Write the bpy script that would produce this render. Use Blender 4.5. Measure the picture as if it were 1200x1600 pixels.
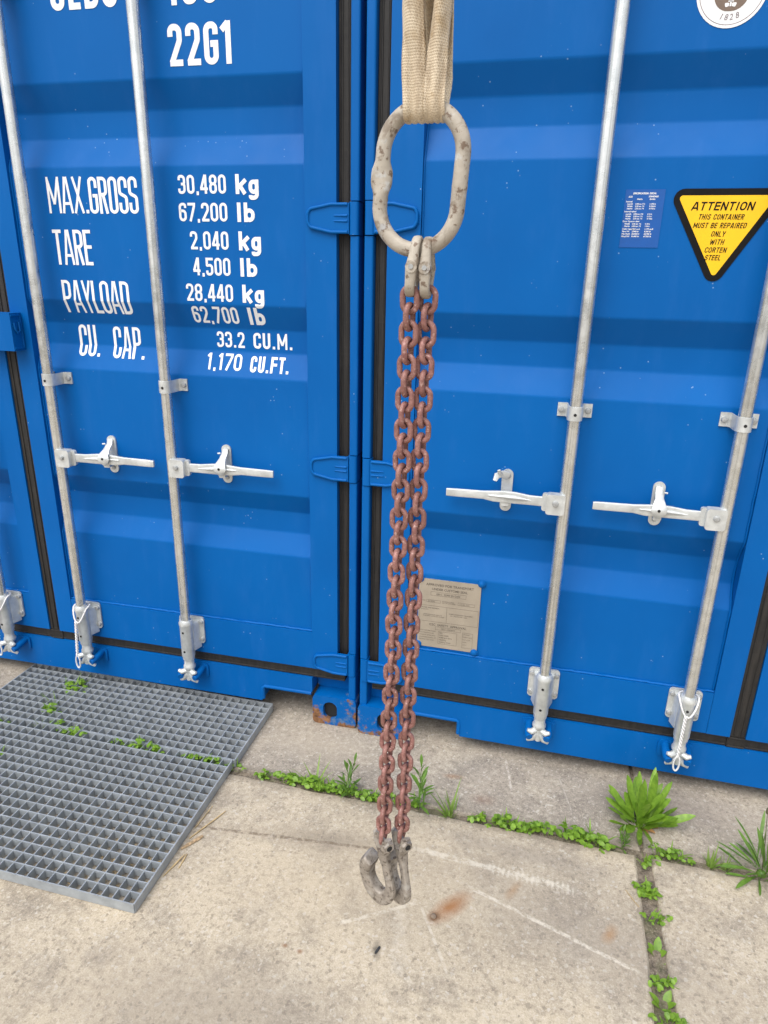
import bpy, bmesh, math, random
from mathutils import Vector, Matrix
rad = math.radians
rnd = random.Random(7)
for o in list(bpy.data.objects): bpy.data.objects.remove(o)
S = bpy.context.scene
COL = S.collection

# ------------------------------------------------------------------ camera, sky, sun, exposure
CX, CY, CZ, YAW, PIT, ROL, FPX = 0.5414, -1.9458, 1.5458, -0.2356, 0.3365, 0.022, 1047.3
F = Vector((math.sin(YAW)*math.cos(PIT), math.cos(YAW)*math.cos(PIT), -math.sin(PIT)))
R0 = Vector((math.cos(YAW), -math.sin(YAW), 0)); U0 = R0.cross(F)
R = R0*math.cos(ROL) + U0*math.sin(ROL); U = U0*math.cos(ROL) - R0*math.sin(ROL)
cam = bpy.data.cameras.new('camera'); camo = bpy.data.objects.new('camera', cam); COL.objects.link(camo)
cam.sensor_fit = 'HORIZONTAL'; cam.sensor_width = 36.0; cam.lens = 36.0*FPX/1200.0
cam.clip_start = 0.05; cam.clip_end = 2000
camo.matrix_world = Matrix(((R.x, U.x, -F.x, CX), (R.y, U.y, -F.y, CY), (R.z, U.z, -F.z, CZ), (0, 0, 0, 1)))
S.camera = camo
SUN_EL, SUN_AZ = 58.0, 200.0            # azimuth measured from +y (north) clockwise: behind the camera
world = bpy.data.worlds.new('World'); S.world = world; world.use_nodes = True
wn = world.node_tree; wn.nodes.clear()
sky = wn.nodes.new('ShaderNodeTexSky'); sky.sky_type = 'NISHITA'; sky.sun_disc = False
sky.sun_elevation = rad(SUN_EL); sky.sun_rotation = rad(SUN_AZ); sky.dust_density = 3.0
hs = wn.nodes.new('ShaderNodeHueSaturation'); hs.inputs['Saturation'].default_value = 0.16
bg = wn.nodes.new('ShaderNodeBackground'); bg.inputs['Strength'].default_value = 0.15
wo = wn.nodes.new('ShaderNodeOutputWorld')
wn.links.new(sky.outputs[0], hs.inputs['Color']); wn.links.new(hs.outputs[0], bg.inputs['Color']); wn.links.new(bg.outputs[0], wo.inputs['Surface'])
sd = bpy.data.lights.new('sun', 'SUN'); sd.energy = 1.4; sd.angle = rad(50); sd.color = (1.0, 0.965, 0.91)
so = bpy.data.objects.new('sun', sd); COL.objects.link(so)
az, el = rad(SUN_AZ), rad(SUN_EL)
sdir = Vector((math.sin(az)*math.cos(el), math.cos(az)*math.cos(el), math.sin(el)))
so.rotation_euler = sdir.to_track_quat('Z', 'Y').to_euler()
S.view_settings.view_transform = 'Standard'; S.view_settings.look = 'None'
S.view_settings.gamma = 1.0; S.view_settings.use_curve_mapping = False
S.view_settings.exposure = 0.60

# ------------------------------------------------------------------ materials
class N:
    """small node-graph helper"""
    def __init__(s, name):
        s.m = bpy.data.materials.new(name); s.m.use_nodes = True
        s.t = s.m.node_tree; s.b = s.t.nodes['Principled BSDF']; s.pos = None
    def n(s, typ, **kw):
        x = s.t.nodes.new('ShaderNode'+typ)
        for k, v in kw.items(): setattr(x, k, v)
        return x
    def put(s, sock, v):
        if hasattr(v, 'bl_idname') and hasattr(v, 'outputs'): v = v.outputs[0]
        if isinstance(v, bpy.types.NodeSocket): s.t.links.new(v, sock)
        else:
            if sock.type == 'RGBA' and len(v) == 3: v = (*v, 1)
            sock.default_value = v
    def P(s):
        if s.pos is None: s.pos = s.n('NewGeometry').outputs['Position']
        return s.pos
    def obj(s): return s.n('TexCoord').outputs['Object']
    def noise(s, scale, detail=3, rough=.55, vec=None, dist=0.0):
        x = s.n('TexNoise'); s.put(x.inputs['Vector'], vec or s.P()); x.inputs['Scale'].default_value = scale
        x.inputs['Detail'].default_value = detail; x.inputs['Roughness'].default_value = rough; x.inputs['Distortion'].default_value = dist
        return x.outputs['Fac']
    def voro(s, scale, vec=None, out='Distance', feat='F1'):
        x = s.n('TexVoronoi', feature=feat); s.put(x.inputs['Vector'], vec or s.P()); x.inputs['Scale'].default_value = scale
        return x.outputs[out]
    def map(s, v, a, b, lo=0.0, hi=1.0):
        x = s.n('MapRange'); s.put(x.inputs['Value'], v)
        for k, q in zip(('From Min', 'From Max', 'To Min', 'To Max'), (a, b, lo, hi)): x.inputs[k].default_value = q
        return x.outputs[0]
    def math(s, op, a, b=0.0):
        x = s.n('Math', operation=op); s.put(x.inputs[0], a); s.put(x.inputs[1], b); return x.outputs[0]
    def mix(s, f, a, b):
        x = s.n('Mix', data_type='RGBA'); s.put(x.inputs[0], f); s.put(x.inputs[6], a); s.put(x.inputs[7], b); return x.outputs[2]
    def scaled(s, v, sc, rotz=0.0, loc=(0, 0, 0)):
        x = s.n('Mapping'); x.vector_type = 'TEXTURE'; s.put(x.inputs['Vector'], v)
        x.inputs['Location'].default_value = loc; x.inputs['Rotation'].default_value = (0, 0, rotz); x.inputs['Scale'].default_value = sc
        return x.outputs[0]
    def length(s, v):
        x = s.n('VectorMath', operation='LENGTH'); s.put(x.inputs[0], v); return x.outputs['Value']
    def bump(s, h, dist, strength=1.0):
        x = s.n('Bump'); x.inputs['Distance'].default_value = dist; x.inputs['Strength'].default_value = strength
        s.put(x.inputs['Height'], h); s.put(s.b.inputs['Normal'], x.outputs[0]); return x
    def fin(s, col, rough=.5, metal=0.0, spec=None):
        s.put(s.b.inputs['Base Color'], col); s.put(s.b.inputs['Roughness'], rough); s.put(s.b.inputs['Metallic'], metal)
        if spec is not None: s.b.inputs['Specular IOR Level'].default_value = spec
        return s.m

BLUE = (0.0, 0.118, 0.53)
def mat_blue(name, rust=False):
    g = N(name)
    c = g.mix(g.map(g.noise(2.2, 4), .3, .7), (0.0, 0.094, 0.345), (0.0, 0.110, 0.390))
    # chalky handling marks, mostly vertical wipes
    w = g.scaled(g.P(), (.05, .05, .22))
    c = g.mix(g.map(g.noise(1.0, 5, .65, w), .52, .74, 0, .14), c, (.035, .15, .47))
    # tiny paint chips and dust specks
    v = g.voro(46, out='Distance'); keep = g.map(g.noise(9, 2), .56, .60)
    sp = g.math('MULTIPLY', g.map(v, .10, .06), keep)
    c = g.mix(g.math('MULTIPLY', sp, .6), c, (.30, .44, .62))
    h = g.noise(420, 2)
    ro = g.map(g.noise(9, 4), .3, .7, .42, .54)
    if rust:
        e = g.noise(16, 6, .62)
        sep = g.n('SeparateXYZ'); g.put(sep.inputs[0], g.P())
        low = g.map(sep.outputs['Z'], .135, .0, -.06, .11)
        right = g.map(sep.outputs['X'], -.085, -.035, 0, .10)
        left = g.map(sep.outputs['X'], .0, .01, 1.0, 0.0)
        low = g.math('ADD', low, g.math('MULTIPLY', right, left))
        msk = g.map(g.math('ADD', e, low), .60, .66)
        rc = g.mix(g.map(g.noise(60, 4), .35, .65), (.10, .052, .030), (.29, .145, .07))
        scuff = g.map(g.math('ADD', g.noise(38, 6, .7), low), .58, .70, 0, .7)
        c = g.mix(scuff, c, (.13, .19, .26)); c = g.mix(msk, c, rc); ro = g.mix(msk, (.42,)*3, (.85,)*3)
    g.bump(h, .0004, .25)
    return g.fin(c, ro, 0, .14)
M_BLUE = mat_blue('blue paint'); M_CAST = mat_blue('blue paint rusted', True)

def mat_galv(name, lo, hi, metal=.55, rough=.42, streak=False):
    g = N(name); o = g.P()
    n1 = g.noise(28, 5, .6); n2 = g.voro(70, out='Color')
    bw = g.n('RGBToBW'); g.put(bw.inputs[0], n2)
    c = g.mix(g.map(n1, .3, .7), lo, hi)
    c = g.mix(g.map(bw.outputs[0], .2, .8, 0, .16), c, (.36, .38, .39))
    if streak:
        q = g.noise(1.0, 4, .6, g.scaled(o, (.005, .005, .9)))
        c = g.mix(g.map(q, .50, .62, 0, .5), c, (.34, .35, .335))
    d = g.noise(90, 4, .7); c = g.mix(g.map(d, .62, .74, 0, .35), c, (.24, .20, .15))
    g.bump(g.noise(150, 3), .0006, .3)
    return g.fin(c, g.map(n1, .3, .7, rough-.06, rough+.1), metal)
M_GALV = mat_galv('galvanised casting', (.54, .56, .56), (.74, .76, .755), .5, .42)
M_BAR = mat_galv('galvanised tube', (.64, .66, .66), (.84, .855, .85), .85, .26, True)
M_GRATE = mat_galv('weathered galvanised grating', (.30, .33, .36), (.44, .475, .505), .35, .48)
def simple(name, col, rough=.5, metal=0, var=.12, scale=30, bump=0):
    g = N(name); lo = tuple(x*(1-var) for x in col); hi = tuple(min(1, x*(1+var)) for x in col)
    c = g.mix(g.map(g.noise(scale, 5), .3, .7), lo, hi)
    if bump: g.bump(g.noise(scale*6, 3), bump, .5)
    return g.fin(c, rough, metal)
def mat_rubber():
    g = N('black rubber'); o = g.P()
    st = g.noise(1.0, 5, .65, g.scaled(o, (.010, .010, .10)))
    st2 = g.noise(1.0, 5, .65, g.scaled(o, (.10, .010, .010)))
    c = g.mix(g.map(st, .35, .75), (.008, .0075, .0075), (.030, .026, .023))
    c = g.mix(g.map(st2, .55, .8, 0, .5), c, (.048, .042, .036))
    g.bump(g.noise(120, 3), .0006, .5)
    return g.fin(c, .62)
M_RUB = mat_rubber()
M_WHITE = simple('white lettering', (.80, .81, .82), .5, 0, .05, 40)
M_BOLT = simple('dull zinc bolt', (.42, .43, .43), .5, .5, .2, 90)
M_HOLE_SHADE = simple('dark bore', (.012, .012, .013), .8)  # near black: the shade inside holes put into the colour
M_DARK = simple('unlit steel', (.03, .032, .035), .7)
M_YEL = simple('yellow sticker', (.90, .52, .004), .38, 0, .03)
M_BLK = simple('black sticker ink', (.007, .0065, .0065), .55, 0, .2); M_BLK.node_tree.nodes['Principled BSDF'].inputs['Specular IOR Level'].default_value = .15
M_PLATE = simple('anodised data plate', (.40, .350, .285), .38, .35, .12, 14, .0002)
M_INK = simple('plate ink', (.10, .085, .068), .6)
M_DECAL = simple('spec decal film', (.0, .084, .36), .4, 0, .05)
M_EMBW = simple('emblem white', (.78, .79, .81), .4, 0, .03)
M_EMBG = simple('emblem grey', (.20, .16, .17), .4)
M_EMBB = simple('emblem brown', (.165, .115, .085), .4)
M_ROPE = simple('white cord', (.70, .69, .69), .85, 0, .15, 300, .0006)
M_STRAW = simple('dry straw', (.45, .33, .17), .8, 0, .3, 60)
M_CHIP = simple('wood splinter', (.36, .255, .15), .85, 0, .4, 140, .001)
M_PEB = simple('stone', (.20, .15, .11), .8, 0, .3, 120, .001)
M_SCRAP = simple('black scrap', (.03, .03, .032), .5)

def mat_web():
    g = N('cream webbing'); uv = g.n('UVMap'); 
    sx = g.n('SeparateXYZ'); g.put(sx.inputs[0], uv.outputs[0])
    u, v = sx.outputs[0], sx.outputs[1]
    a = g.math('SINE', g.math('MULTIPLY', u, 2*math.pi/.0042))
    row = g.math('FLOOR', g.math('MULTIPLY', v, 1/.0032))
    shift = g.math('MULTIPLY', g.math('MODULO', row, 2.0), math.pi)
    a = g.math('SINE', g.math('ADD', g.math('MULTIPLY', u, 2*math.pi/.0042), shift))
    b = g.math('SINE', g.math('MULTIPLY', v, 2*math.pi/.0032))
    h = g.math('ADD', g.math('MULTIPLY', a, .62), g.math('MULTIPLY', b, .38))
    c = g.mix(g.map(g.noise(16, 4), .3, .7), (.62, .51, .37), (.76, .655, .50))
    c = g.mix(g.map(g.noise(34, 5, .6), .55, .68, 0, .5), c, (.36, .225, .09))
    c = g.mix(g.map(g.noise(24, 5, .7, g.scaled(g.P(), (.35, .35, 1.3))), .50, .64, 0, .50), c, (.30, .215, .14))
    c = g.mix(g.map(h, -.1, -1.0, 0, .42), c, (.34, .25, .16))
    g.bump(h, .0007, .7)
    return g.fin(c, .9)
M_WEB = mat_web()
def mat_ring():
    g = N('worn cream painted steel'); o = g.obj()
    c = g.mix(g.map(g.noise(30, 4), .3, .7), (.325, .285, .235), (.475, .430, .365))
    c = g.mix(g.map(g.noise(26, 6, .66, dist=.6), .51, .60, 0, .75), c, (.20, .155, .115))
    c = g.mix(g.map(g.noise(80, 5, .65), .565, .63, 0, .85), c, (.125, .075, .045))
    c = g.mix(g.map(g.noise(48, 4, .6), .60, .68, 0, .6), c, (.52, .54, .55))
    g.bump(g.noise(140, 4, .6), .0012, .6)
    return g.fin(c, .58, .1)
M_RING = mat_ring()
def mat_chain():
    g = N('worn red painted chain'); inf = g.n('ObjectInfo'); rv = inf.outputs['Random']
    c = g.mix(g.map(g.noise(85, 4), .32, .68), (.205, .083, .074), (.385, .190, .168))
    c = g.mix(g.math('MULTIPLY', rv, .55), c, (.20, .095, .075))
    c = g.mix(g.map(g.noise(120, 6, .7), .52, .62, 0, .7), c, (.17, .085, .058))
    c = g.mix(g.map(g.noise(190, 3, .65), .58, .66, 0, .65), c, (.52, .34, .30))
    g.bump(g.noise(260, 4), .0008, .6)
    return g.fin(c, .55, .08)
M_CHAIN = mat_chain()
def mat_hook():
    g = N('worn bare forged steel')
    c = g.mix(g.map(g.noise(60, 5, .6), .3, .7), (.22, .19, .16), (.45, .405, .355))
    c = g.mix(g.map(g.noise(95, 5, .65), .53, .63, 0, .8), c, (.085, .062, .048))
    c = g.mix(g.map(g.noise(40, 4), .54, .64, 0, .6), c, (.50, .475, .44))
    g.bump(g.noise(220, 4), .001, .6)
    return g.fin(c, g.map(g.noise(50, 3), .3, .7, .38, .62), .4)
M_HOOK = mat_hook()
def mat_leaf(name, a, b):
    g = N(name); inf = g.n('ObjectInfo')
    c = g.mix(g.map(g.noise(70, 3), .3, .7), a, b)
    c = g.mix(g.math('MULTIPLY', inf.outputs['Random'], .35), c, tuple(x*.7 for x in a))
    g.b.inputs['Subsurface Weight'].default_value = 0.0
    tr = g.n('BsdfTranslucent'); g.put(tr.inputs['Color'], g.mix(.35, c, (.30, .42, .03)))
    g.fin(c, .45)
    mx = g.n('MixShader'); mx.inputs[0].default_value = .28
    out = g.t.nodes['Material Output']
    g.t.links.new(g.b.outputs[0], mx.inputs[1]); g.t.links.new(tr.outputs[0], mx.inputs[2]); g.t.links.new(mx.outputs[0], out.inputs['Surface'])
    return g.m
M_LEAF = mat_leaf('bright leaf', (.125, .255, .022), (.27, .45, .045))
M_LEAF2 = mat_leaf('deep leaf', (.085, .185, .028), (.165, .31, .045))
M_GRASS = mat_leaf('grass blade', (.16, .28, .045), (.28, .41, .085))
M_DEAD = simple('withered leaf', (.40, .21, .08), .8, 0, .3)
M_SEED = simple('seed head', (.10, .09, .05), .9)

def mat_concrete(name, front):
    g = N(name); P = g.P()
    if front: A, B, D = (.505, .430, .325), (.375, .320, .248), (.215, .185, .155)
    else: A, B, D = (.395, .342, .278), (.290, .254, .214), (.19, .168, .146)
    c = g.mix(g.map(g.noise(1.9, 6, .62), .40, .60), A, B)
    c = g.mix(g.map(g.noise(7.5, 8, .76), .50, .64, 0, .50), c, D)
    c = g.mix(g.map(g.noise(4.3, 6, .66), .52, .66, 0, .42), c, (.545, .478, .378))
    # sandy grain and exposed aggregate
    fine = g.noise(230, 5, .8); mid = g.noise(62, 6, .72)
    c = g.mix(g.map(mid, .51, .66, 0, .50), c, (.165, .136, .106))
    c = g.mix(g.map(mid, .47, .33, 0, .55), c, (.62, .555, .455))
    c = g.mix(g.map(fine, .54, .66, 0, .55), c, (.14, .115, .09))
    c = g.mix(g.map(fine, .46, .33, 0, .60), c, (.74, .66, .54))
    vc = g.voro(150, out='Color'); bw = g.n('RGBToBW'); g.put(bw.inputs[0], vc)
    c = g.mix(g.map(bw.outputs[0], .80, .90, 0, .5), c, (.58, .54, .48))
    c = g.mix(g.map(bw.outputs[0], .22, .12, 0, .45), c, (.15, .125, .10))
    wob = g.noise(26, 4, .6)
    def blob(cx, cy, rx, ry, ang, col, amt, soft=.75, brk=.6):
        nonlocal c
        d = g.length(g.scaled(P, (rx, ry, 10), rad(ang), (cx, cy, 0)))
        d = g.math('ADD', d, g.math('MULTIPLY', g.math('SUBTRACT', wob, .5), brk))
        c = g.mix(g.map(d, 1.0, 1.0-soft, 0, amt), c, col)
    def streak(x0, y0, x1, y1, w, col, amt, dash=None):
        nonlocal c
        cx, cy = (x0+x1)/2, (y0+y1)/2; L = math.hypot(x1-x0, y1-y0)/2; a = math.atan2(y1-y0, x1-x0)
        q = g.scaled(P, (L, w, 10), a, (cx, cy, 0)); sp = g.n('SeparateXYZ'); g.put(sp.inputs[0], q)
        ax = g.math('ABSOLUTE', sp.outputs[0]); ay = g.math('ABSOLUTE', g.math('ADD', sp.outputs[1], g.math('MULTIPLY', g.math('SUBTRACT', wob, .5), .9)))
        m = g.math('MULTIPLY', g.map(ax, 1.0, .8), g.map(ay, 1.0, .45))
        m = g.math('MULTIPLY', m, g.map(g.noise(48, 5, .75), .40, .56))
        if dash:
            m = g.math('MULTIPLY', m, g.map(g.math('SINE', g.math('MULTIPLY', sp.outputs[0], dash)), -.3, .35))
        c = g.mix(g.math('MULTIPLY', m, amt), c, col)
    if front:
        blob(.20, -.60, .62, .26, 12, (.47, .385, .27), .35, .9)         # warm wash round the hooks
        blob(.80, -.62, .55, .16, -18, (.235, .205, .178), .42, .9)
        blob(-.10, -1.02, .50, .16, 8, (.245, .21, .175), .5, .9)
        blob(.02, -.50, .34, .05, 8, (.20, .165, .13), .5, .9, .9)        # old dirt line
        blob(.60, -.40, .40, .05, -4, (.24, .21, .18), .45, .9)
        blob(.425, -.625, .088, .034, 48, (.30, .125, .040), .85, .9, .5)  # rust run-off
        blob(.389, -.664, .022, .017, 40, (.115, .050, .022), .9, .8, .4)
        blob(.582, -.53, .045, .016, 62, (.33, .19, .09), .55, .9, .6)
        blob(.825, -.600, .040, .020, 60, (.33, .18, .08), .65, .9, .6)
        blob(.27, -.79, .012, .030, 10, (.06, .055, .05), .6, .8, 1.2)
        streak(.430, -.540, .905, -.690, .007, (.66, .605, .515), .75)
        streak(.285, -.462, .755, -.487, .012, (.66, .61, .52), .6)
        streak(.50, -.475, .755, -.490, .022, (.64, .59, .50), .55, 60)
        streak(.150, -.750, .345, -.632, .007, (.63, .575, .48), .6)
        streak(.350, -.640, .450, -.812, .005, (.62, .57, .48), .6)
        streak(-.38, -.555, .22, -.490, .007, (.155, .115, .08), .75)
        streak(.30, -.66, .335, -.85, .022, (.60, .54, .45), .4)
        blob(.05, -.835, .010, .007, 0, (.22, .10, .04), .7); blob(.09, -.84, .010, .007, 0, (.22, .10, .04), .7)
    else:
        streak(.522, -.002, .557, -.175, .005, (.60, .55, .48), .75)
        streak(.70, -.05, .74, -.20, .003, (.55, .51, .45), .5)
        blob(.36, -.14, .045, .016, 5, (.31, .16, .075), .5, .9)
        blob(.47, -.22, .05, .03, 5, (.20, .12, .085), .5, .9)
        blob(1.0, -.10, .35, .11, 0, (.235, .20, .175), .6, .9)
        blob(-.1, -.10, .30, .12, 0, (.47, .40, .31), .5, .9)
    # dirt along the joints and under the container edge
    sep = g.n('SeparateXYZ'); g.put(sep.inputs[0], P)
    dj = g.math('ABSOLUTE', g.math('ADD', sp_y(g, sep), g.math('MULTIPLY', g.math('SUBTRACT', wob, .5), .05)))
    c = g.mix(g.map(dj, .050, .012, 0, .55), c, (.135, .112, .088))
    hgt = g.math('ADD', g.math('MULTIPLY', mid, .7), g.math('MULTIPLY', fine, .5))
    g.bump(hgt, .0035, .55)
    return g.fin(c, .92, 0, .25)
def sp_y(g, sep): return g.math('ADD', sep.outputs['Y'], .305)
M_CON_F = mat_concrete('beige concrete', True); M_CON_B = mat_concrete('grey beige concrete', False)
def mat_soil():
    g = N('joint soil'); n = g.noise(70, 6, .7)
    c = g.mix(g.map(n, .35, .62), (.07, .055, .042), (.235, .19, .142)); c = g.mix(g.map(g.noise(260, 3, .7), .56, .66, 0, .7), c, (.40, .35, .28)); c = g.mix(g.map(g.noise(11, 3), .5, .64, 0, .5), c, (.09, .10, .04))
    g.bump(n, .006, .8); return g.fin(c, .95)
M_SOIL = mat_soil()

# ------------------------------------------------------------------ geometry helpers
def V(*a): return Vector(a)
class MB:
    def __init__(s): s.v = []; s.f = []
    def add(s, vs, fs):
        k = len(s.v); s.v += [tuple(p) for p in vs]; s.f += [tuple(i+k for i in f) for f in fs]; return s
    def box(s, x0, x1, y0, y1, z0, z1):
        if x0 > x1: x0, x1 = x1, x0
        return s.add([(x0,y0,z0),(x1,y0,z0),(x1,y1,z0),(x0,y1,z0),(x0,y0,z1),(x1,y0,z1),(x1,y1,z1),(x0,y1,z1)],
                     [(3,2,1,0),(4,5,6,7),(0,1,5,4),(1,2,6,5),(2,3,7,6),(3,0,4,7)])
    def prism(s, pts, o, a, b, d):
        """polygon pts in plane (a,b) at origin o, extruded by vector d"""
        n = len(pts); v0 = [o + a*p[0] + b*p[1] for p in pts]; v1 = [p + d for p in v0]
        return s.add(v0+v1, [tuple(range(n-1, -1, -1)), tuple(range(n, 2*n))] + [(i, (i+1) % n, n+(i+1) % n, n+i) for i in range(n)])
    def cyl(s, p, q, r0, r1=None, n=14):
        r1 = r0 if r1 is None else r1; p, q = Vector(p), Vector(q); t = (q-p).normalized()
        a = t.orthogonal().normalized(); b = t.cross(a); vs = []
        for c, r in ((p, r0), (q, r1)):
            for i in range(n):
                w = 2*math.pi*i/n; vs.append(c + a*(r*math.cos(w)) + b*(r*math.sin(w)))
        return s.add(vs, [(i, (i+1) % n, n+(i+1) % n, n+i) for i in range(n)] + [tuple(range(n-1, -1, -1)), tuple(range(n, 2*n))])
    def lathe(s, prof, c=(0, 0, 0), n=20):
        vs = []; fs = []; k = len(prof)
        for r, z in prof:
            for i in range(n):
                w = 2*math.pi*i/n; vs.append((c[0]+r*math.cos(w), c[1]+r*math.sin(w), c[2]+z))
        for j in range(k-1):
            for i in range(n): fs.append((j*n+i, j*n+(i+1) % n, (j+1)*n+(i+1) % n, (j+1)*n+i))
        fs += [tuple(range(n-1, -1, -1)), tuple(range((k-1)*n, k*n))]
        return s.add(vs, fs)
    def tube(s, pts, rr, n=10, closed=False, nrm=None, power=1.0):
        """rr: radius or list of radius / (in-plane, out-of-plane) pairs"""
        pts = [Vector(p) for p in pts]; k = len(pts)
        if not isinstance(rr, (list, tuple)): rr = [rr]*k
        vs = []; prev = None
        for i, p in enumerate(pts):
            t = (pts[(i+1) % k]-pts[i-1]) if closed or 0 < i < k-1 else (pts[1]-pts[0] if i == 0 else pts[-1]-pts[-2])
            t.normalize()
            if nrm is not None: b = Vector(nrm)
            else: b = t.orthogonal() if prev is None else prev
            b = (b - t*b.dot(t)).normalized(); prev = b; a = b.cross(t)
            ra, rb = rr[i] if isinstance(rr[i], (list, tuple)) else (rr[i], rr[i])
            for j in range(n):
                w = 2*math.pi*j/n; cc, ss = math.cos(w), math.sin(w)
                if power != 1: cc, ss = math.copysign(abs(cc)**power, cc), math.copysign(abs(ss)**power, ss)
                vs.append(p + a*(ra*cc) + b*(rb*ss))
        m = k if closed else k-1
        fs = [(i*n+j, i*n+(j+1) % n, ((i+1) % k)*n+(j+1) % n, ((i+1) % k)*n+j) for i in range(m) for j in range(n)]
        if not closed: fs += [tuple(range(n-1, -1, -1)), tuple(range((k-1)*n, k*n))]
        return s.add(vs, fs)
    def mesh(s, name, mat, smooth=None, recalc=True, bevel=0, segs=2):
        bm = bmesh.new(); vv = [bm.verts.new(p) for p in s.v]
        for f in s.f:
            try: bm.faces.new([vv[i] for i in f])
            except ValueError: pass
        if bevel:
            es = [e for e in bm.edges if len(e.link_faces) == 2 and e.calc_face_angle(0) > .5]
            bmesh.ops.recalc_face_normals(bm, faces=bm.faces)
            bmesh.ops.bevel(bm, geom=es, offset=bevel, segments=segs, profile=.5, affect='EDGES', clamp_overlap=True)
        if recalc: bmesh.ops.recalc_face_normals(bm, faces=bm.faces)
        me = bpy.data.meshes.new(name); bm.to_mesh(me); bm.free()
        if mat: me.materials.append(mat)
        if smooth:
            me.shade_smooth(); me.set_sharp_from_angle(angle=rad(smooth))
        return me
    def build(s, name, mat, parent=None, loc=None, **kw):
        return link(name, s.mesh(name, mat, **kw), parent, loc)
def link(name, me, parent=None, loc=None, rot=None):
    o = bpy.data.objects.new(name, me); COL.objects.link(o)
    if parent is not None: o.parent = parent
    if loc is not None: o.location = loc
    if rot is not None: o.rotation_euler = rot
    return o
def tag(o, label=None, cat=None, group=None, kind=None):
    if label: o['label'] = label
    if cat: o['category'] = cat
    if group: o['group'] = group
    if kind: o['kind'] = kind
    return o
def fillet(pts, radii, closed=False, seg=5):
    """round the corners of a 2-D polyline"""
    n = len(pts); out = []
    if not isinstance(radii, (list, tuple)): radii = [radii]*n
    for i in range(n):
        p = Vector(pts[i]); r = radii[i]
        if r <= 0 or (not closed and i in (0, n-1)): out.append(p); continue
        a = Vector(pts[i-1])-p; b = Vector(pts[(i+1) % n])-p; la, lb = a.length, b.length
        a.normalize(); b.normalize(); ang = a.angle(b, math.pi)
        if ang > math.pi-.02: out.append(p); continue
        d = min(r/math.tan(ang/2), la*.499, lb*.499); r2 = d*math.tan(ang/2)
        c = p + (a+b).normalized()*(r2/math.sin(ang/2)); s0 = p+a*d-c; s1 = p+b*d-c
        a0 = math.atan2(s0.y, s0.x); da = math.atan2(s1.y, s1.x)-a0
        while da > math.pi: da -= 2*math.pi
        while da < -math.pi: da += 2*math.pi
        for k in range(seg+1):
            w = a0+da*k/seg; out.append(c+Vector((math.cos(w), math.sin(w)))*r2)
    return out
def rrect(x0, x1, z0, z1, r, seg=5): return fillet([(x0, z0), (x1, z0), (x1, z1), (x0, z1)], r, True, seg)
X3, Y3, Z3 = V(1, 0, 0), V(0, 1, 0), V(0, 0, 1)

# ------------------------------------------------------------------ ground
soil = MB().add([(-300,-300,-.0085),(300,-300,-.0085),(300,300,-.0085),(-300,300,-.0085)], [(0,1,2,3)]).build('ground', M_SOIL)
tag(soil, kind='structure')
def slab(x0, x1, y0, y1, mat, seed, fine):
    r = random.Random(seed); step = .025 if fine else .4; pts = []
    def side(p, q):
        L = (Vector(q)-Vector(p)).length; n = max(2, int(L/step)); d = (Vector(q)-Vector(p))/n; nv = Vector((-d.y, d.x)).normalized(); w = 0
        for i in range(n):
            w = w*.72 + r.gauss(0, .0016 if fine else 0)
            pts.append(Vector(p)+d*i+nv*abs(w))
    side((x0, y0), (x1, y0)); side((x1, y0), (x1, y1)); side((x1, y1), (x0, y1)); side((x0, y1), (x0, y0))
    n = len(pts); c = Vector(((x0+x1)/2, (y0+y1)/2)); m = MB()
    ring = lambda d, z, jz: [(p.x+(d if p.x < c.x else -d), p.y+(d if p.y < c.y else -d), z - abs(r.gauss(0, jz))) for p in pts]
    top = ring(.008, 0, 0); mid = ring(.003, -.003, .0012); low = ring(0, -.010, .001); bot = ring(0, -.12, 0)
    m.add(top+mid+low+bot, [tuple(range(n))] + [(k*n+i, (k+1)*n+i, (k+1)*n+(i+1) % n, k*n+(i+1) % n) for k in range(3) for i in range(n)])
    return m.build('concrete_slab', mat, soil)
XJ = [-7.30, -5.23, -3.17, -1.133, .936, 3.02, 5.08, 7.15]
YJ = [-8.45, -6.40, -4.36, -2.33, -.305, 1.76, 3.8, 5.85, 7.9]
k = 0
for i in range(len(XJ)-1):
    for j in range(len(YJ)-1):
        fr = YJ[j+1] <= -.3; near = abs(j-3.5) < 1 and abs(i-3) < 2
        gx0, gx1 = (.018, .018)
        s = slab(XJ[i]+(gx0 if fr else .001), XJ[i+1]-gx1 if fr else XJ[i+1]-.001, YJ[j]+.009, YJ[j+1]-.009, M_CON_F if fr else M_CON_B, 50+k, near); k += 1

# ------------------------------------------------------------------ door panel profile (recesses of the corrugated doors)
PY, RY = .012, .047
BR = [(2.062, 1.991, 1.921, 1.841), (1.456, 1.383, 1.314, 1.237), (.859, .790, .716, .644)]
def panel_y(z):
    for a, b, c, d in BR:
        if d <= z <= a:
            if z >= b: return PY + (RY-PY)*(a-z)/(a-b)
            if z >= c: return RY
            return PY + (RY-PY)*(z-d)/(c-d)
    return PY
BREAKS = sorted(z for q in BR for z in q)

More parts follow.
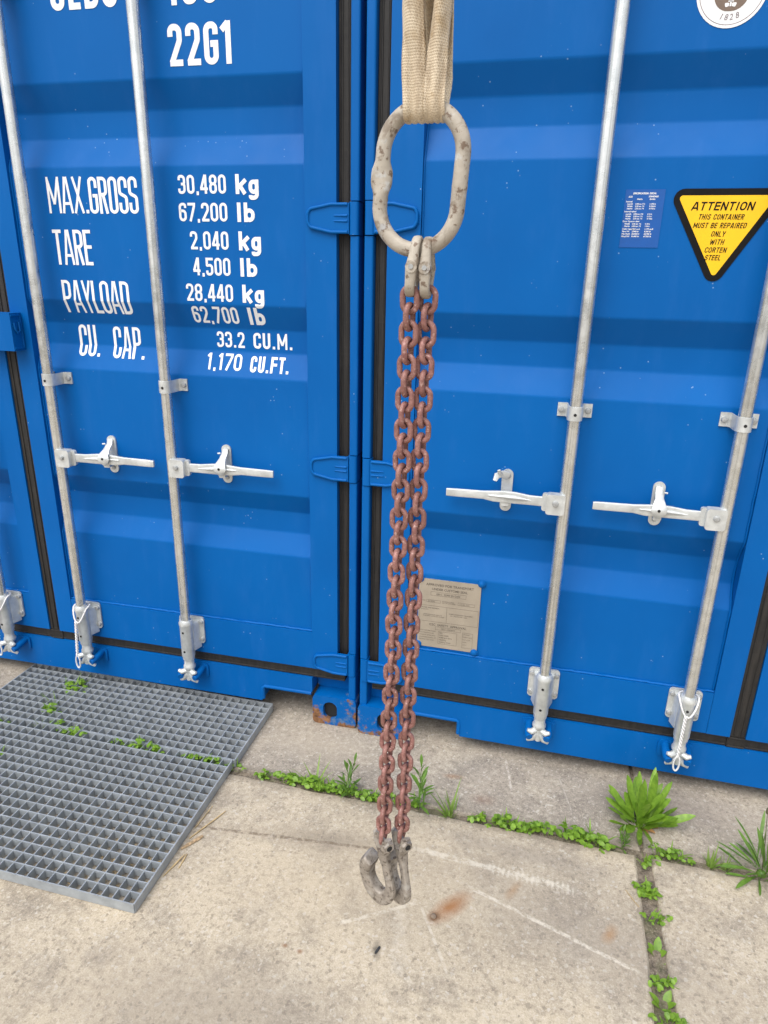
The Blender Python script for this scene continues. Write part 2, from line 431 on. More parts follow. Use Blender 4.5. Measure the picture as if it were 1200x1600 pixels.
# ------------------------------------------------------------------ stencil-style lettering (strokes)
def glyph(ch, W, T):
    l, r, b, t = T/2, W-T/2, T/2, 1-T/2; c = W/2; m = .52; Q = min(W*.42, .3)
    L = []                                       # (points, radius, closed)
    P_ = lambda pts, rr=0, cl=False: L.append((pts, rr, cl))
    if ch in '0O': P_([(l,b),(r,b),(r,t),(l,t)], Q, True)
    elif ch == 'C': P_([(r,.66),(r,t),(l,t),(l,b),(r,b),(r,.34)], Q)
    elif ch == 'G': P_([(r,.70),(r,t),(l,t),(l,b),(r,b),(r,.49)], Q); P_([(c-.02,.49),(W,.49)])
    elif ch == 'S': P_([(r,.70),(r,t),(l,t),(l,.55),(r,.45),(r,b),(l,b),(l,.30)], [0,Q,Q,Q*.7,Q*.7,Q,Q,0])
    elif ch == '2': P_([(l,.70),(l,t),(r,t),(r,.60),(l+.01,b)], [0,Q,Q,Q,0]); P_([(l-T*.3,b),(W,b)])
    elif ch == '3': P_([(l,.72),(l,t),(r,t),(r,m),(c-.04,m)], [0,Q,Q,Q*.8,0]); P_([(c-.04,m),(r,m),(r,b),(l,b),(l,.28)], [0,Q*.8,Q,Q,0])
    elif ch == '4': P_([(r-T*.45,0),(r-T*.45,1)]); P_([(r-T*.6,.99),(l*.7,.27)]); P_([(0,.26),(W,.26)])
    elif ch == '5': P_([(W,t),(l,t),(l,.56),(r,.60),(r,b),(l,b),(l,.28)], [0,0,.02,Q,Q,Q,0])
    elif ch == '6': P_([(r,.72),(r,t),(l,t),(l,b),(r,b),(r,.57),(l,.57)], [0,Q,Q,Q,Q,Q,0])
    elif ch == '7': P_([(0,t),(r,t),(r*.98,.8),(l+.06,0)], [0,0,.1,0])
    elif ch == '8': P_([(l,m),(r,m),(r,t),(l,t)], Q*.8, True); P_([(l,b),(r,b),(r,m),(l,m)], Q*.8, True)
    elif ch == '1': P_([(c+T*.2,0),(c+T*.2,1)]); P_([(c+T*.2,.96),(c-T*1.0,.79)])
    elif ch == 'M': P_([(l,0),(l,1)]); P_([(r,0),(r,1)]); P_([(l,.96),(c,.25)]); P_([(c,.25),(r,.96)])
    elif ch == 'A': P_([(l*.7,0),(c-T*.25,1)]); P_([(c+T*.25,1),(W-l*.7,0)]); P_([(l,.27),(r,.27)])
    elif ch == 'X': P_([(l*.8,0),(r+l*.2,1)]); P_([(l*.8,1),(r+l*.2,0)])
    elif ch == 'R': P_([(l,0),(l,1)]); P_([(l,t),(r,t),(r,m),(l,m)], [0,Q,Q,0]); P_([(c,m),(r,0)])
    elif ch == 'P': P_([(l,0),(l,1)]); P_([(l,t),(r,t),(r,.46),(l,.46)], [0,Q,Q,0])
    elif ch == 'B': P_([(l,0),(l,1)]); P_([(l,t),(r,t),(r,m),(l,m)], [0,Q,Q,0]); P_([(l,m),(r,m),(r,b),(l,b)], [0,Q,Q,0])
    elif ch == 'D': P_([(l,0),(l,1)]); P_([(l,t),(r,t),(r,b),(l,b)], [0,Q,Q,0])
    elif ch == 'E': P_([(l,0),(l,1)]); [P_([(l,q),(W,q)]) for q in (b, .52, t)]
    elif ch == 'F': P_([(l,0),(l,1)]); [P_([(l,q),(W,q)]) for q in (.52, t)]
    elif ch == 'L': P_([(l,0),(l,1)]); P_([(l,b),(W,b)])
    elif ch == 'T': P_([(c,0),(c,1)]); P_([(0,t),(W,t)])
    elif ch == 'Y': P_([(c,0),(c,.46)]); P_([(l*.7,1),(c,.40)]); P_([(W-l*.7,1),(c,.40)])
    elif ch == 'U': P_([(l,1),(l,b),(r,b),(r,1)], Q)
    elif ch == 'k': P_([(l,0),(l,1)]); P_([(W,.72),(l,.28)]); P_([(c-.03,.40),(W-T*.3,0)])
    elif ch in 'lI': P_([(c,0),(c,1)])
    elif ch == 'N': P_([(l,0),(l,1)]); P_([(r,0),(r,1)]); P_([(l,.97),(r,.03)])
    elif ch == 'H': P_([(l,0),(l,1)]); P_([(r,0),(r,1)]); P_([(l,.52),(r,.52)])
    elif ch == 'W': P_([(l*.6,1),(c*.55,0)]); P_([(c*.55,0),(c,.85)]); P_([(c,.85),(W-c*.55,0)]); P_([(W-c*.55,0),(W-l*.6,1)])
    elif ch == 'b': P_([(l,0),(l,1)]); P_([(l,b),(r,b),(r,.70-T/2),(l,.70-T/2)], Q, True)
    elif ch == 'g': P_([(l,b),(r,b),(r,.72-T/2),(l,.72-T/2)], Q, True); P_([(r,.72),(r,-.19),(l,-.19),(l,-.06)], [0,Q,Q,0])
    elif ch == '.': P_([(c,0),(c,T*1.05)])
    elif ch == ',': P_([(c,-.07),(c,T*.9)])
    return L
WID = {'M': 1.35, 'W': 1.5, 'I': .42, '.': .42, ',': .40, ' ': .55, 'l': .46, '1': .72, 'k': 1.15, 'g': 1.1, 'b': 1.1, 'A': 1.1, 'X': 1.05, 'T': .95, 'L': .85, 'E': .85}
def ribbon(pts, w, closed):
    n = len(pts); vs = []
    for i in range(n):
        p = pts[i]
        if closed or 0 < i < n-1:
            a = (p-pts[i-1]); b = (pts[(i+1) % n]-p)
            if a.length < 1e-7: a = b
            if b.length < 1e-7: b = a
            a = a.normalized(); b = b.normalized(); t = (a+b).normalized(); sc = 1/max(.45, t.dot(a))
        else:
            t = ((pts[1]-pts[0]) if i == 0 else (pts[-1]-pts[-2])).normalized(); sc = 1
        nv = Vector((-t.y, t.x))*(w*sc/2); vs += [p+nv, p-nv]
    m = n if closed else n-1
    return vs, [(2*i, 2*i+1, 2*((i+1) % n)+1, 2*((i+1) % n)) for i in range(m)]
def lettering(text, x0, x1, z0, H, T, parent, to_local, gap=.10, Tbold=None):
    """painted on the door, following its corrugations; x in world-like door coordinates"""
    units = sum(WID.get(c, 1) for c in text); ng = len(text)-1
    Wt = (x1-x0)/H                                        # total width in heights
    g_ = gap; W = (Wt-ng*g_)/units; x = 0; bm = bmesh.new(); lay = 0
    for c in text:
        w = W*WID.get(c, 1)
        if c != ' ':
            tb = (Tbold or T) if c in 'kglb' else T
            for s_i, (pts, rr, cl) in enumerate(glyph(c, max(w, tb*1.02), tb)):
                pl = fillet(pts, rr, cl, 6) if rr != 0 else [Vector(p) for p in pts]
                tt = tb*(.82 if c in 'MAXY' else 1.0)
                vs, fs = ribbon(pl, tt, cl)
                bv = [bm.verts.new((x0+(x+p.x)*H, -s_i*.00016, z0+p.y*H)) for p in vs]
                for f in fs:
                    try: bm.faces.new([bv[i] for i in f])
                    except ValueError: pass
        x += w+g_
    for zb in BREAKS:
        bmesh.ops.bisect_plane(bm, geom=bm.verts[:]+bm.edges[:]+bm.faces[:], plane_co=(0, 0, zb), plane_no=(0, 0, 1))
    for v in bm.verts: v.co.y += panel_y(v.co.z)-.0009; v.co.x = to_local(v.co.x)
    me = bpy.data.meshes.new('lettering'); bm.to_mesh(me); bm.free(); me.materials.append(M_WHITE)
    return link('lettering', me, parent)
def stroke_text(text, x0, x1, z0, H, T, y, mat, parent, gap=.14, shear=.2):
    units = sum(WID.get(c, 1) for c in text); W = ((x1-x0)/H-(len(text)-1)*gap)/units; x = 0; mb = MB()
    for c in text:
        w = W*WID.get(c, 1)
        if c != ' ':
            for k_, (pts, rr, cl) in enumerate(glyph(c, max(w, T*1.02), T)):
                vs, fs = ribbon(fillet(pts, rr, cl, 5) if rr != 0 else [Vector(p) for p in pts], T, cl)
                mb.add([(x0+(x+p.x+p.y*shear-shear*.5)*H, y-k_*.00012, z0+p.y*H) for p in vs], fs)
        x += w+gap
    return mb.build('lettering', mat, parent, recalc=False)
def print_text(text, x, z, h, y, mat, parent, align='LEFT', sx=1.0, shear=0.0, bold=0.0, name='lettering', rot=0.0, width=None):
    cu = bpy.data.curves.new('t', 'FONT'); cu.body = text; cu.size = 1.0; cu.align_x = align; cu.shear = shear; cu.offset = bold; cu.resolution_u = 2
    o = bpy.data.objects.new('t', cu); COL.objects.link(o)
    bpy.context.view_layer.update(); dg = bpy.context.evaluated_depsgraph_get()
    me = bpy.data.meshes.new_from_object(o.evaluated_get(dg)); bpy.data.objects.remove(o); bpy.data.curves.remove(cu)
    k = h/.73
    if width: sx = width/(max(v.co.x for v in me.vertices)-min(v.co.x for v in me.vertices))/k
    cr, sr = math.cos(rot), math.sin(rot)
    for v in me.vertices:
        a, b = v.co.x*k*sx, v.co.y*k; v.co = (x+a*cr-b*sr, y, z+a*sr+b*cr)
    me.materials.clear(); me.materials.append(mat)
    for p in me.polygons: p.material_index = 0
    return link(name, me, parent)

# ------------------------------------------------------------------ shared small meshes
def bolt_mesh(r, h, dome=True):
    m = MB(); m.lathe([(r, 0), (r, h*.55), (r*.82, h*.9), (r*.4, h)] if dome else [(r, 0), (r, h)], n=12)
    for i, p in enumerate(m.v): m.v[i] = (p[0], -p[2], p[1])        # axis towards -y
    return m.mesh('bolt', M_BOLT, smooth=40)
ME_BOLT = bolt_mesh(.0085, .008); ME_BOLT_S = bolt_mesh(.0065, .006)
ME_BORE = MB().cyl((0, 0, 0), (0, -.0012, 0), .0042, n=12).mesh('bore_shade', M_HOLE_SHADE)  # dark disc laid on the surface, painted shade of a hole
def rivet_mesh():
    m = MB().lathe([(.0125, 0), (.0125, .002), (.009, .0035), (.0085, .0065), (.005, .009)], n=16)
    for i, p in enumerate(m.v): m.v[i] = (p[0], -p[2], p[1])
    return m.mesh('rivet', M_BLUE, smooth=40)
ME_RIVET = rivet_mesh()

# ------------------------------------------------------------------ containers
HALF = 1.219; LEN = 6.058; HT = 2.591
Z_SB, Z_ST, Z_DB, Z_RAIL, Z_DT = .052, .180, .222, .3665, 2.43
U_POST0, U_POST1, U_DOOR, U_STILE, U_SEAM0, U_SEAM = .003, .030, .070, .163, 1.128, 1.196
BARY = -.045; BAR_R = .017
HZ = (.257, .971, 1.700, 2.36)
def container(e, m, root):
    """u runs from the container's edge at the gap; local x = m*(u-HALF)"""
    L = lambda u: m*(u-HALF)
    def ubox(name, u0, u1, y0, y1, z0, z1, mat=M_BLUE, parent=root, bevel=.003):
        return MB().box(L(u0), L(u1), y0, y1, z0, z1).build(name, mat, parent, bevel=bevel)
    # shell
    def wall_strip(u_in, u_out):
        m_ = MB(); n = 40; prof = []
        for i in range(n):
            y = .18 + (LEN-.36)*i/n; d = (LEN-.36)/n
            prof += [(u_out, y), (u_out, y+d*.3), (u_in, y+d*.5), (u_in, y+d*.8)]
        prof.append((u_out, LEN-.18)); k_ = len(prof)
        m_.add([(L(u), y, .16) for u, y in prof]+[(L(u), y, HT-.06) for u, y in prof], [(i, i+1, k_+i+1, k_+i) for i in range(k_-1)])
        return m_.build('side_wall', M_BLUE, root)
    wall_strip(.045, .012); wall_strip(2*HALF-.045, 2*HALF-.012)
    ubox('roof', .01, 2*HALF-.01, .05, LEN, HT-.055, HT-.012)
    ubox('back_wall', .02, 2*HALF-.02, LEN-.06, LEN-.01, .12, HT-.06)
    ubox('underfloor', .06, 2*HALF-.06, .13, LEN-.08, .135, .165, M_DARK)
    for u0 in (.004, 2*HALF-.064): ubox('bottom_side_rail', u0, u0+.06, .18, LEN-.18, .03, .155)
    ubox('header', .165, 2*HALF-.165, 0, .12, 2.475, HT-.004)
    # corner posts: rounded nose strip at the edge, with deeper channel behind
    for fl in (0, 1):
        q = (lambda u: u) if not fl else (lambda u: 2*HALF-u)
        pts = fillet([(L(q(.0035)), 0), (L(q(.030)), 0), (L(q(.030)), .14), (L(q(.0035)), .14)], [.006, .006, 0, 0], True, 4)
        cuts = [.118]
        for hz in HZ: cuts += [hz-.046, hz+.046]
        cuts.append(HT-.118)
        for z0, z1 in zip(cuts[0::2], cuts[1::2]):
            if z1-z0 > .02: MB().prism(pts, V(0, 0, z0), X3, Y3, V(0, 0, z1-z0)).build('post_strip', M_BLUE, root, bevel=.0012)
        ubox('corner_post', q(.031), q(.16), .058, .16, .118, HT-.118)
        # corner castings (bottom pair, top pair)
        for zc in (0, HT-.118):
            mb = MB(); u0, u1 = q(0), q(.162); uh = q(.096)
            outer = rrect(min(L(u0), L(u1)), max(L(u0), L(u1)), zc+.001, zc+.118, .016, 4)
            hole = rrect(L(uh)-.026, L(uh)+.026, zc+.024, zc+.096, .0255, 7)
            # front plate with its aperture: bridge outer and hole rings by angle
            bm = bmesh.new()
            def ringv(pts, y): return [bm.verts.new((p.x, y, p.y)) for p in pts]
            def ringe(vs): return [bm.edges.new((vs[i], vs[(i+1) % len(vs)])) for i in range(len(vs))]
            o0 = ringv(outer, -.008); h0 = ringv(hole, -.008); e0 = ringe(o0)+ringe(h0)
            bmesh.ops.triangle_fill(bm, use_beauty=True, edges=e0)
            o1 = ringv(outer, .168); h1 = ringv(hole, .008)
            for a, b in ((o0, o1), (h0, h1)):
                for i in range(len(a)): bm.faces.new((a[i], a[(i+1) % len(a)], b[(i+1) % len(a)], b[i]))
            bm.faces.new(o1)
            bmesh.ops.recalc_face_normals(bm, faces=bm.faces)
            me = bpy.data.meshes.new('corner_casting'); bm.to_mesh(me); bm.free(); me.materials.append(M_CAST)
            me.shade_smooth(); me.set_sharp_from_angle(angle=rad(35))
            cc = link('corner_casting', me, root)
            MB().box(L(uh)-.04, L(uh)+.04, .009, .10, zc+.02, zc+.10).build('casting_hole_shade', M_HOLE_SHADE, cc)  # solid near-black block, painted shade behind the aperture
    # sill with a raised pocket beside each casting
    def pm(pts): return [(L(u), z) for u, z in pts]
    prof = [(.166, Z_ST), (.166, .122), (.352, .122), (.362, .112), (.362, Z_SB), (2*HALF-.362, Z_SB), (2*HALF-.362, .112), (2*HALF-.352, .122), (2*HALF-.166, .122), (2*HALF-.166, Z_ST)]
    sill = MB().prism(pm(prof), V(0, .002, 0), X3, Z3, V(0, .10, 0)).build('sill', M_BLUE, root, bevel=.002)
    for q in ((lambda u: u), (lambda u: 2*HALF-u)):
        lip = [(.170, .115), (.350, .115), (.3575, .1085), (.3575, .062)]
        MB().tube([(L(q(u)), .004, z) for u, z in lip], .0075, 8, nrm=(0, 1, 0)).build('pocket_lip', M_BLUE, sill, smooth=50)
        ubox('sill_end', q(.031), q(.1655), .064, .10, .119, Z_ST, parent=sill)
    # gaskets
    def gasket(u0, u1, z0, z1, y0=.016, ribs=True, along='z'):
        b = MB().box(L(u0), L(u1), y0, y0+.03, z0, z1)
        g_ = b.build('gasket', M_RUB, root, bevel=.002)
        if along == 'x':
            for zz in (z0+.007, z1-.007): MB().tube([(L(u0+.001), y0-.001, zz), (L(u1-.001), y0-.001, zz)], .0030, 6).build('gasket_rib', M_RUB, g_, smooth=50)
        else:
            w_ = abs(u1-u0); uu = (u0+w_*.25, u1-w_*.25) if u1 > u0 else (u0-w_*.25, u1+w_*.25)
            for u in uu: MB().tube([(L(u), y0-.001, z0+.002), (L(u), y0-.001, z1-.002)], .0026, 6).build('gasket_rib', M_RUB, g_, smooth=50)
    gasket(.046, HALF-.0265, Z_ST+.001, Z_DB-.001, .012, along='x'); gasket(HALF+.0265, 2*HALF-.046, Z_ST+.001, Z_DB-.001, .012, along='x')
    gasket(HALF-.026, HALF+.026, Z_ST-.002, Z_DB+.001, .009, along='x')
    gasket(U_SEAM+.0015, 2*HALF-U_SEAM-.0015, Z_DB+.002, Z_DT+.03, .006)
    for q in ((lambda u: u), (lambda u: 2*HALF-u)): gasket(q(.0315), q(U_DOOR-.001), Z_DB+.001, Z_DT+.03, .026)
    # doors
    for fl in (0, 1):
        q = (lambda u: u) if not fl else (lambda u: 2*HALF-u)
        x0, x1 = L(q(U_STILE+.0005)), L(q(U_SEAM0-.0005))
        prof = [(Z_DT-.121, PY)]
        for a, b, c, d in BR: prof += [(a, PY), (b, RY), (c, RY), (d, PY)]
        prof.append((Z_RAIL+.0005, PY))
        pf = fillet(prof, .022, False, 7); n = len(pf)
        mb = MB().add([(x0, p.y, p.x) for p in pf]+[(x1, p.y, p.x) for p in pf], [(i, i+1, n+i+1, n+i) for i in range(n-1)])
        door = mb.build('door', M_BLUE, root)
        for nm, a, b, z0, z1 in (('hinge_stile', U_DOOR, U_STILE, Z_DB, Z_DT), ('seam_stile', U_SEAM0, U_SEAM, Z_DB, Z_DT),
                                 ('bottom_rail', U_STILE+.0006, U_SEAM0-.0006, Z_DB, Z_RAIL), ('top_rail', U_STILE+.0006, U_SEAM0-.0006, Z_DT-.12, Z_DT)):
            yy = .0012 if 'rail' in nm else 0
            ubox(nm, q(a), q(b), yy, .055, z0, z1, parent=door, bevel=.004)
        # painted weld beads where the panel meets its frame
        wz = random.Random(3+fl); pts = []
        for i in range(60):
            f = i/59; pts.append((x0+(x1-x0)*f, .0085, Z_RAIL+.0035+wz.gauss(0, .0006)))
        MB().tube(pts, [(.0038+abs(wz.gauss(0, .0006)))]*60, 6).build('weld_bead', M_BLUE, door, smooth=60)
        for uu in (U_STILE+.003, U_SEAM0-.003):
            pts = [(L(q(uu))+wz.gauss(0, .0005), .0085, Z_RAIL+.01+(Z_DT-.14-Z_RAIL)*i/80) for i in range(81)]
            pts = [(p[0], panel_y(p[2])-.002, p[2]) for p in pts]
            MB().tube(pts, .003, 5).build('weld_bead', M_BLUE, door, smooth=60)
        # hinges
        for hz in HZ:
            h = MB().prism(fillet([(L(q(.0045)), -.004), (L(q(.033)), -.004), (L(q(.033)), .05), (L(q(.0045)), .05)], [.009, .009, 0, 0], True, 5), V(0, 0, hz-.043), X3, Y3, V(0, 0, .086)).build('hinge', M_BLUE, root, smooth=30)
            out = fillet([(L(q(.032)), hz-.040), (L(q(.085)), hz-.040), (L(q(.150)), hz-.026), (L(q(.157)), hz-.012), (L(q(.157)), hz+.014), (L(q(.150)), hz+.027), (L(q(.085)), hz+.040), (L(q(.032)), hz+.040)], [0, .02, .012, .012, .012, .012, .02, 0], True, 5)
            MB().prism(out, V(0, -.006, 0), X3, Z3, V(0, .010, 0)).build('hinge_leaf', M_BLUE, h, bevel=.0015)
            rim = fillet([(L(q(.036)), hz-.036), (L(q(.085)), hz-.036), (L(q(.146)), hz-.023), (L(q(.153)), hz-.010), (L(q(.153)), hz+.012), (L(q(.146)), hz+.024), (L(q(.085)), hz+.036), (L(q(.036)), hz+.036)], [0, .02, .012, .012, .012, .012, .02, 0], False, 5)
            MB().tube([(p.x, -.0065, p.y) for p in rim], .0048, 7, nrm=(0, 1, 0)).build('hinge_rim', M_BLUE, h, smooth=60)
            for dz in (-.007, .007): MB().tube([(L(q(.036)), -.006, hz+dz), (L(q(.075)), -.0055, hz+dz)], [.004, .0025], 6).build('hinge_rib', M_BLUE, h, smooth=60)
    # locking gear on the four bars
    for fl in (0, 1):
        q = (lambda u: u) if not fl else (lambda u: 2*HALF-u); dm = m*(1 if not fl else -1)
        for bi, ub in enumerate((.622, 1.047)):
            xb = L(q(ub)); d = -dm                              # d: towards the hinge side of this door
            bar = MB().cyl((xb, BARY, .20), (xb, BARY, 2.52), BAR_R, n=24).build('locking_bar', M_BAR, root, smooth=40)
            # foot bracket: plate, bored housing, collar, cam
            br = MB().prism(rrect(xb-.048, xb+.048, .264, .371, .012), V(0, -.0065, 0), X3, Z3, V(0, .006, 0)).build('foot_bracket', M_GALV, root, bevel=.0015)
            MB().lathe([(.0215, .226), (.0235, .232), (.0235, .352), (.0255, .358), (.0255, .366), (.0215, .375), (.0175, .3755)], (xb, BARY, 0), 24).build('housing', M_GALV, br, smooth=35)
            web = [(xb-.0238, BARY+.006), (xb-.034, -.0062), (xb+.034, -.0062), (xb+.0238, BARY+.006)]
            MB().prism(web, V(0, 0, .250), X3, Y3, V(0, 0, .106)).build('housing_web', M_GALV, br, bevel=.003)
            for sx in (-1, 1):
                for zz in (.283, .352): link('bolt', ME_BOLT, br, (xb+sx*.0385, -.0065, zz))
            for zz in (.333, .256): link('bore_shade', ME_BORE, br, (xb-.002, BARY-.0232, zz))
            cam_ = MB().lathe([(.0185, .214), (.021, .218), (.021, .226), (.0185, .2255)], (xb, BARY, 0), 20).lathe([(.0185, .176), (.0215, .182), (.0215, .190), (.0178, .196), (.0178, .215)], (xb, BARY, 0), 20).build('cam', M_GALV, root, smooth=40)
            # cam: a star of four blunt arms with the hooked foot below
            for sx in (-1, 1):
                MB().tube([(xb+sx*.006, BARY-.006, .172), (xb+sx*.024, BARY-.018, .168), (xb+sx*.035, BARY-.020, .174)], [(.008, .011), (.0075, .010), (.004, .006)], 10).build('cam_arm', M_GALV, cam_, smooth=50)
                MB().tube([(xb+sx*.005, BARY-.008, .158), (xb+sx*.018, BARY-.012, .138), (xb+sx*.033, BARY-.008, .128)], [(.010, .011), (.008, .009), (.0055, .006)], 10).build('cam_arm', M_GALV, cam_, smooth=50)
            MB().tube([(xb, BARY, .186), (xb, BARY-.004, .160), (xb, BARY-.008, .132)], [.0165, .014, .010], 12).build('cam_body', M_GALV, cam_, smooth=50)
            # blue keeper lugs welded to the sill on both sides of the cam
            kp = MB().prism(rrect(xb-.052, xb+.052, .118, .176, .012), V(0, -.005, 0), X3, Z3, V(0, .0065, 0)).build('cam_keeper', M_BLUE, root, bevel=.0015)
            for sx in (-1, 1):
                MB().tube([(xb+sx*.030, 0, .160), (xb+sx*.031, -.030, .156), (xb+sx*.030, -.056, .152), (xb+sx*.027, -.068, .149)], [(.012, .014), (.0125, .014), (.0125, .014), (.010, .011)], 12).build('keeper_lug', M_BLUE, kp, smooth=50)
            # bar clamps
            for zc in (1.205, 2.30):
                py = panel_y(zc)
                ar = [(xb+(BAR_R+.0035)*math.cos(a), BARY-(BAR_R+.0035)*math.sin(a)) for a in [math.pi*i/14 for i in range(15)]]
                sec = [(xb+.047, py-.0005), (xb+.047, py-.006), (xb+.027, py-.006), (xb+.0215, py-.012)] + ar + [(xb-.0215, py-.012), (xb-.027, py-.006), (xb-.047, py-.006), (xb-.047, py-.0005)]
                inn = [(xb-.02, py-.0005), (xb-.0168, BARY+.004), (xb+.0168, BARY+.004), (xb+.02, py-.0005)]
                cl = MB().prism(sec+inn, V(0, 0, zc-.019), X3, Y3, V(0, 0, .038)).build('bar_clamp', M_GALV, root, bevel=.0012)
                for sx in (-1, 1): link('bolt', ME_BOLT, cl, (xb+sx*.0365, py-.006, zc))
                link('bore_shade', ME_BORE, cl, (xb, BARY-BAR_R-.0033, zc-.002))
            # handle: hub on the bar, flat lever to the hinge side
            zh = .945
            hub = MB().prism(rrect(min(xb, xb+d*.052), max(xb, xb+d*.052), zh-.032, zh+.028, .008), V(0, BARY-.024, 0), X3, Z3, V(0, .028, 0)).build('handle_hub', M_GALV, root, bevel=.002)
            MB().prism(rrect(min(xb+d*.004, xb+d*.064), max(xb+d*.004, xb+d*.064), zh-.028, zh+.025, .007), V(0, BARY-.006, 0), X3, Z3, V(0, .012, 0)).build('hub_plate', M_GALV, hub, bevel=.002)
            link('bolt', ME_BOLT, hub, (xb+d*.026, BARY-.024, zh+.002))
            prof = [(.045, .0145, -.046), (.100, .0145, -.044), (.140, .0175, -.036), (.175, .0180, -.034), (.205, .0165, -.031), (.235, .0125, -.026), (.330, .0120, -.026), (.346, .0112, -.026)]
            pts = [(xb+d*a, y_, zh-(.001 if a < .2 else .003+(a-.2)*.012)) for a, hh, y_ in prof]
            hd = MB().tube(pts, [(hh, .0045) for a, hh, y_ in prof], 16, nrm=(0, 1, 0), power=.35).build('handle', M_GALV, root, smooth=40)
            MB().tube([(xb+d*.095, -.048, zh-.001), (xb+d*.150, -.043, zh+.001), (xb+d*.220, -.035, zh-.001)], [(.0015, .002), (.0060, .0055), (.002, .002)], 8, nrm=(0, 1, 0)).build('handle_rib', M_GALV, hd, smooth=50)
            # retainer plate with catch
            xc = xb+d*.170; py = PY
            rt = MB().prism(rrect(xc-.0165, xc+.0165, zh-.058, zh+.072, .0162, 7), V(0, py-.006, 0), X3, Z3, V(0, .0055, 0)).build('retainer_plate', M_GALV, root, bevel=.0012)
            link('bolt', ME_BOLT, rt, (xc+d*-.001, py-.006, zh+.053)); link('bolt', ME_BOLT_S, rt, (xc, py-.006, zh-.040))
            MB().prism(rrect(xc-.011, xc+.011, zh-.030, zh-.016, .004), V(0, -.034, 0), X3, Z3, V(0, py-.006+.034, 0)).build('retainer_step', M_GALV, rt, bevel=.002)
            flipped = (m > 0 and fl == 0 and bi == 0)
            if flipped:       # the open catch, swung up and to the side
                MB().tube([(xc+.004, -.006, zh+.055), (xc-.016, -.016, zh+.062), (xc-.030, -.026, zh+.058), (xc-.034, -.032, zh+.044)], [(.013, .003), (.011, .0035), (.010, .004), (.006, .004)], 10, nrm=(0, 1, 0), power=.6).build('catch', M_GALV, rt, smooth=45)
                MB().tube([(xc-.020, -.022, zh+.062), (xc-.024, -.034, zh+.078)], [(.008, .003), (.005, .002)], 8, nrm=(0, 1, 0)).build('catch_tab', M_GALV, rt, smooth=45)
            else:
                MB().tube([(xc, .001, zh+.060), (xc, -.004, zh+.046), (xc, -.024, zh+.030), (xc, -.046, zh+.014), (xc, -.049, zh+.002), (xc, -.047, zh-.010), (xc, -.043, zh-.020)],
                          [(.003, .010), (.0035, .0105), (.0038, .012), (.004, .019), (.004, .023), (.0035, .016), (.0025, .005)], 10, nrm=(1, 0, 0), power=.6).build('catch', M_GALV, rt, smooth=45)
                link('bore_shade', ME_BORE, rt, (xc-.001, -.0525, zh+.004))
                MB().cyl((xc-d*.012, -.012, zh+.047), (xc-d*.021, -.013, zh+.046), .003, n=8).build('catch_stop', M_GALV, rt, smooth=40)
    return L

GL, GR, AL, YL = -.0165, -.0035, .0144, .0177
rootL = bpy.data.objects.new('shipping_container', None); COL.objects.link(rootL)
cx_ = GL-HALF
rootL.location = (cx_*math.cos(AL), cx_*math.sin(AL)+YL, 0); rootL.rotation_euler = (0, 0, AL)
tag(rootL, 'blue shipping container whose door carries white weight and capacity lettering', 'container', 'two blue containers side by side')
rootR = bpy.data.objects.new('shipping_container', None); COL.objects.link(rootR); rootR.location = (GR+HALF, 0, 0)
tag(rootR, 'blue shipping container with yellow warning triangle and beige data plate on its door', 'container', 'two blue containers side by side')
container(GL, -1, rootL); container(GR, 1, rootR)

# lettering on the left container (door coordinates: x measured as in the fit)
doorL = [o for o in rootL.children if o.name.split('.')[0] == 'door'][0]
tl = lambda x: x-cx_
def LT(text, x0, x1, z0, H, T, **kw): return lettering(text, x0, x1, z0, H, T, doorL, tl, **kw)
LT('CLDU', -.928, -.719, 2.237, .100, .160, gap=.13); LT('150', -.566, -.420, 2.231, .100, .160, gap=.13)
LT('22G1', -.574, -.382, 2.089, .100, .155, gap=.11)
LT('MAX.', -1.021, -.878, 1.713, .102, .092, gap=.03); LT('GROSS', -.876, -.710, 1.712, .102, .092, gap=.035)
LT('TARE', -1.021, -.886, 1.563, .103, .095, gap=.03)
LT('PAYLOAD', -1.012, -.772, 1.417, .100, .092, gap=.03)
LT('CU.', -.996, -.915, 1.278, .100, .095, gap=.05); LT('CAP.', -.868, -.751, 1.276, .100, .095, gap=.05)
rows = [('30,480', -.575, -.423, 1.766, 'kg', -.393, -.322), ('67,200', -.578, -.423, 1.6915, 'lb', -.393, -.337), ('2,040', -.548, -.424, 1.614, 'kg', -.391, -.321),
        ('4,500', -.544, -.422, 1.5405, 'lb', -.391, -.336), ('28,440', -.573, -.418, 1.4655, 'kg', -.387, -.317), ('62,700', -.565, -.411, 1.3995, 'lb', -.378, -.324)]
for a, x0, x1, z, b, x2, x3 in rows:
    LT(a, x0, x1, z, .0505, .145, gap=.09); LT(b, x2, x3, z-.001, .052, .15, gap=.16, Tbold=.215)
LT('33.2', -.497, -.403, 1.326, .048, .15, gap=.10); LT('CU.M.', -.373, -.243, 1.326, .048, .165, gap=.13)
LT('1,170', -.529, -.409, 1.257, .050, .145, gap=.09); LT('CU.FT.', -.379, -.250, 1.255, .048, .165, gap=.12)
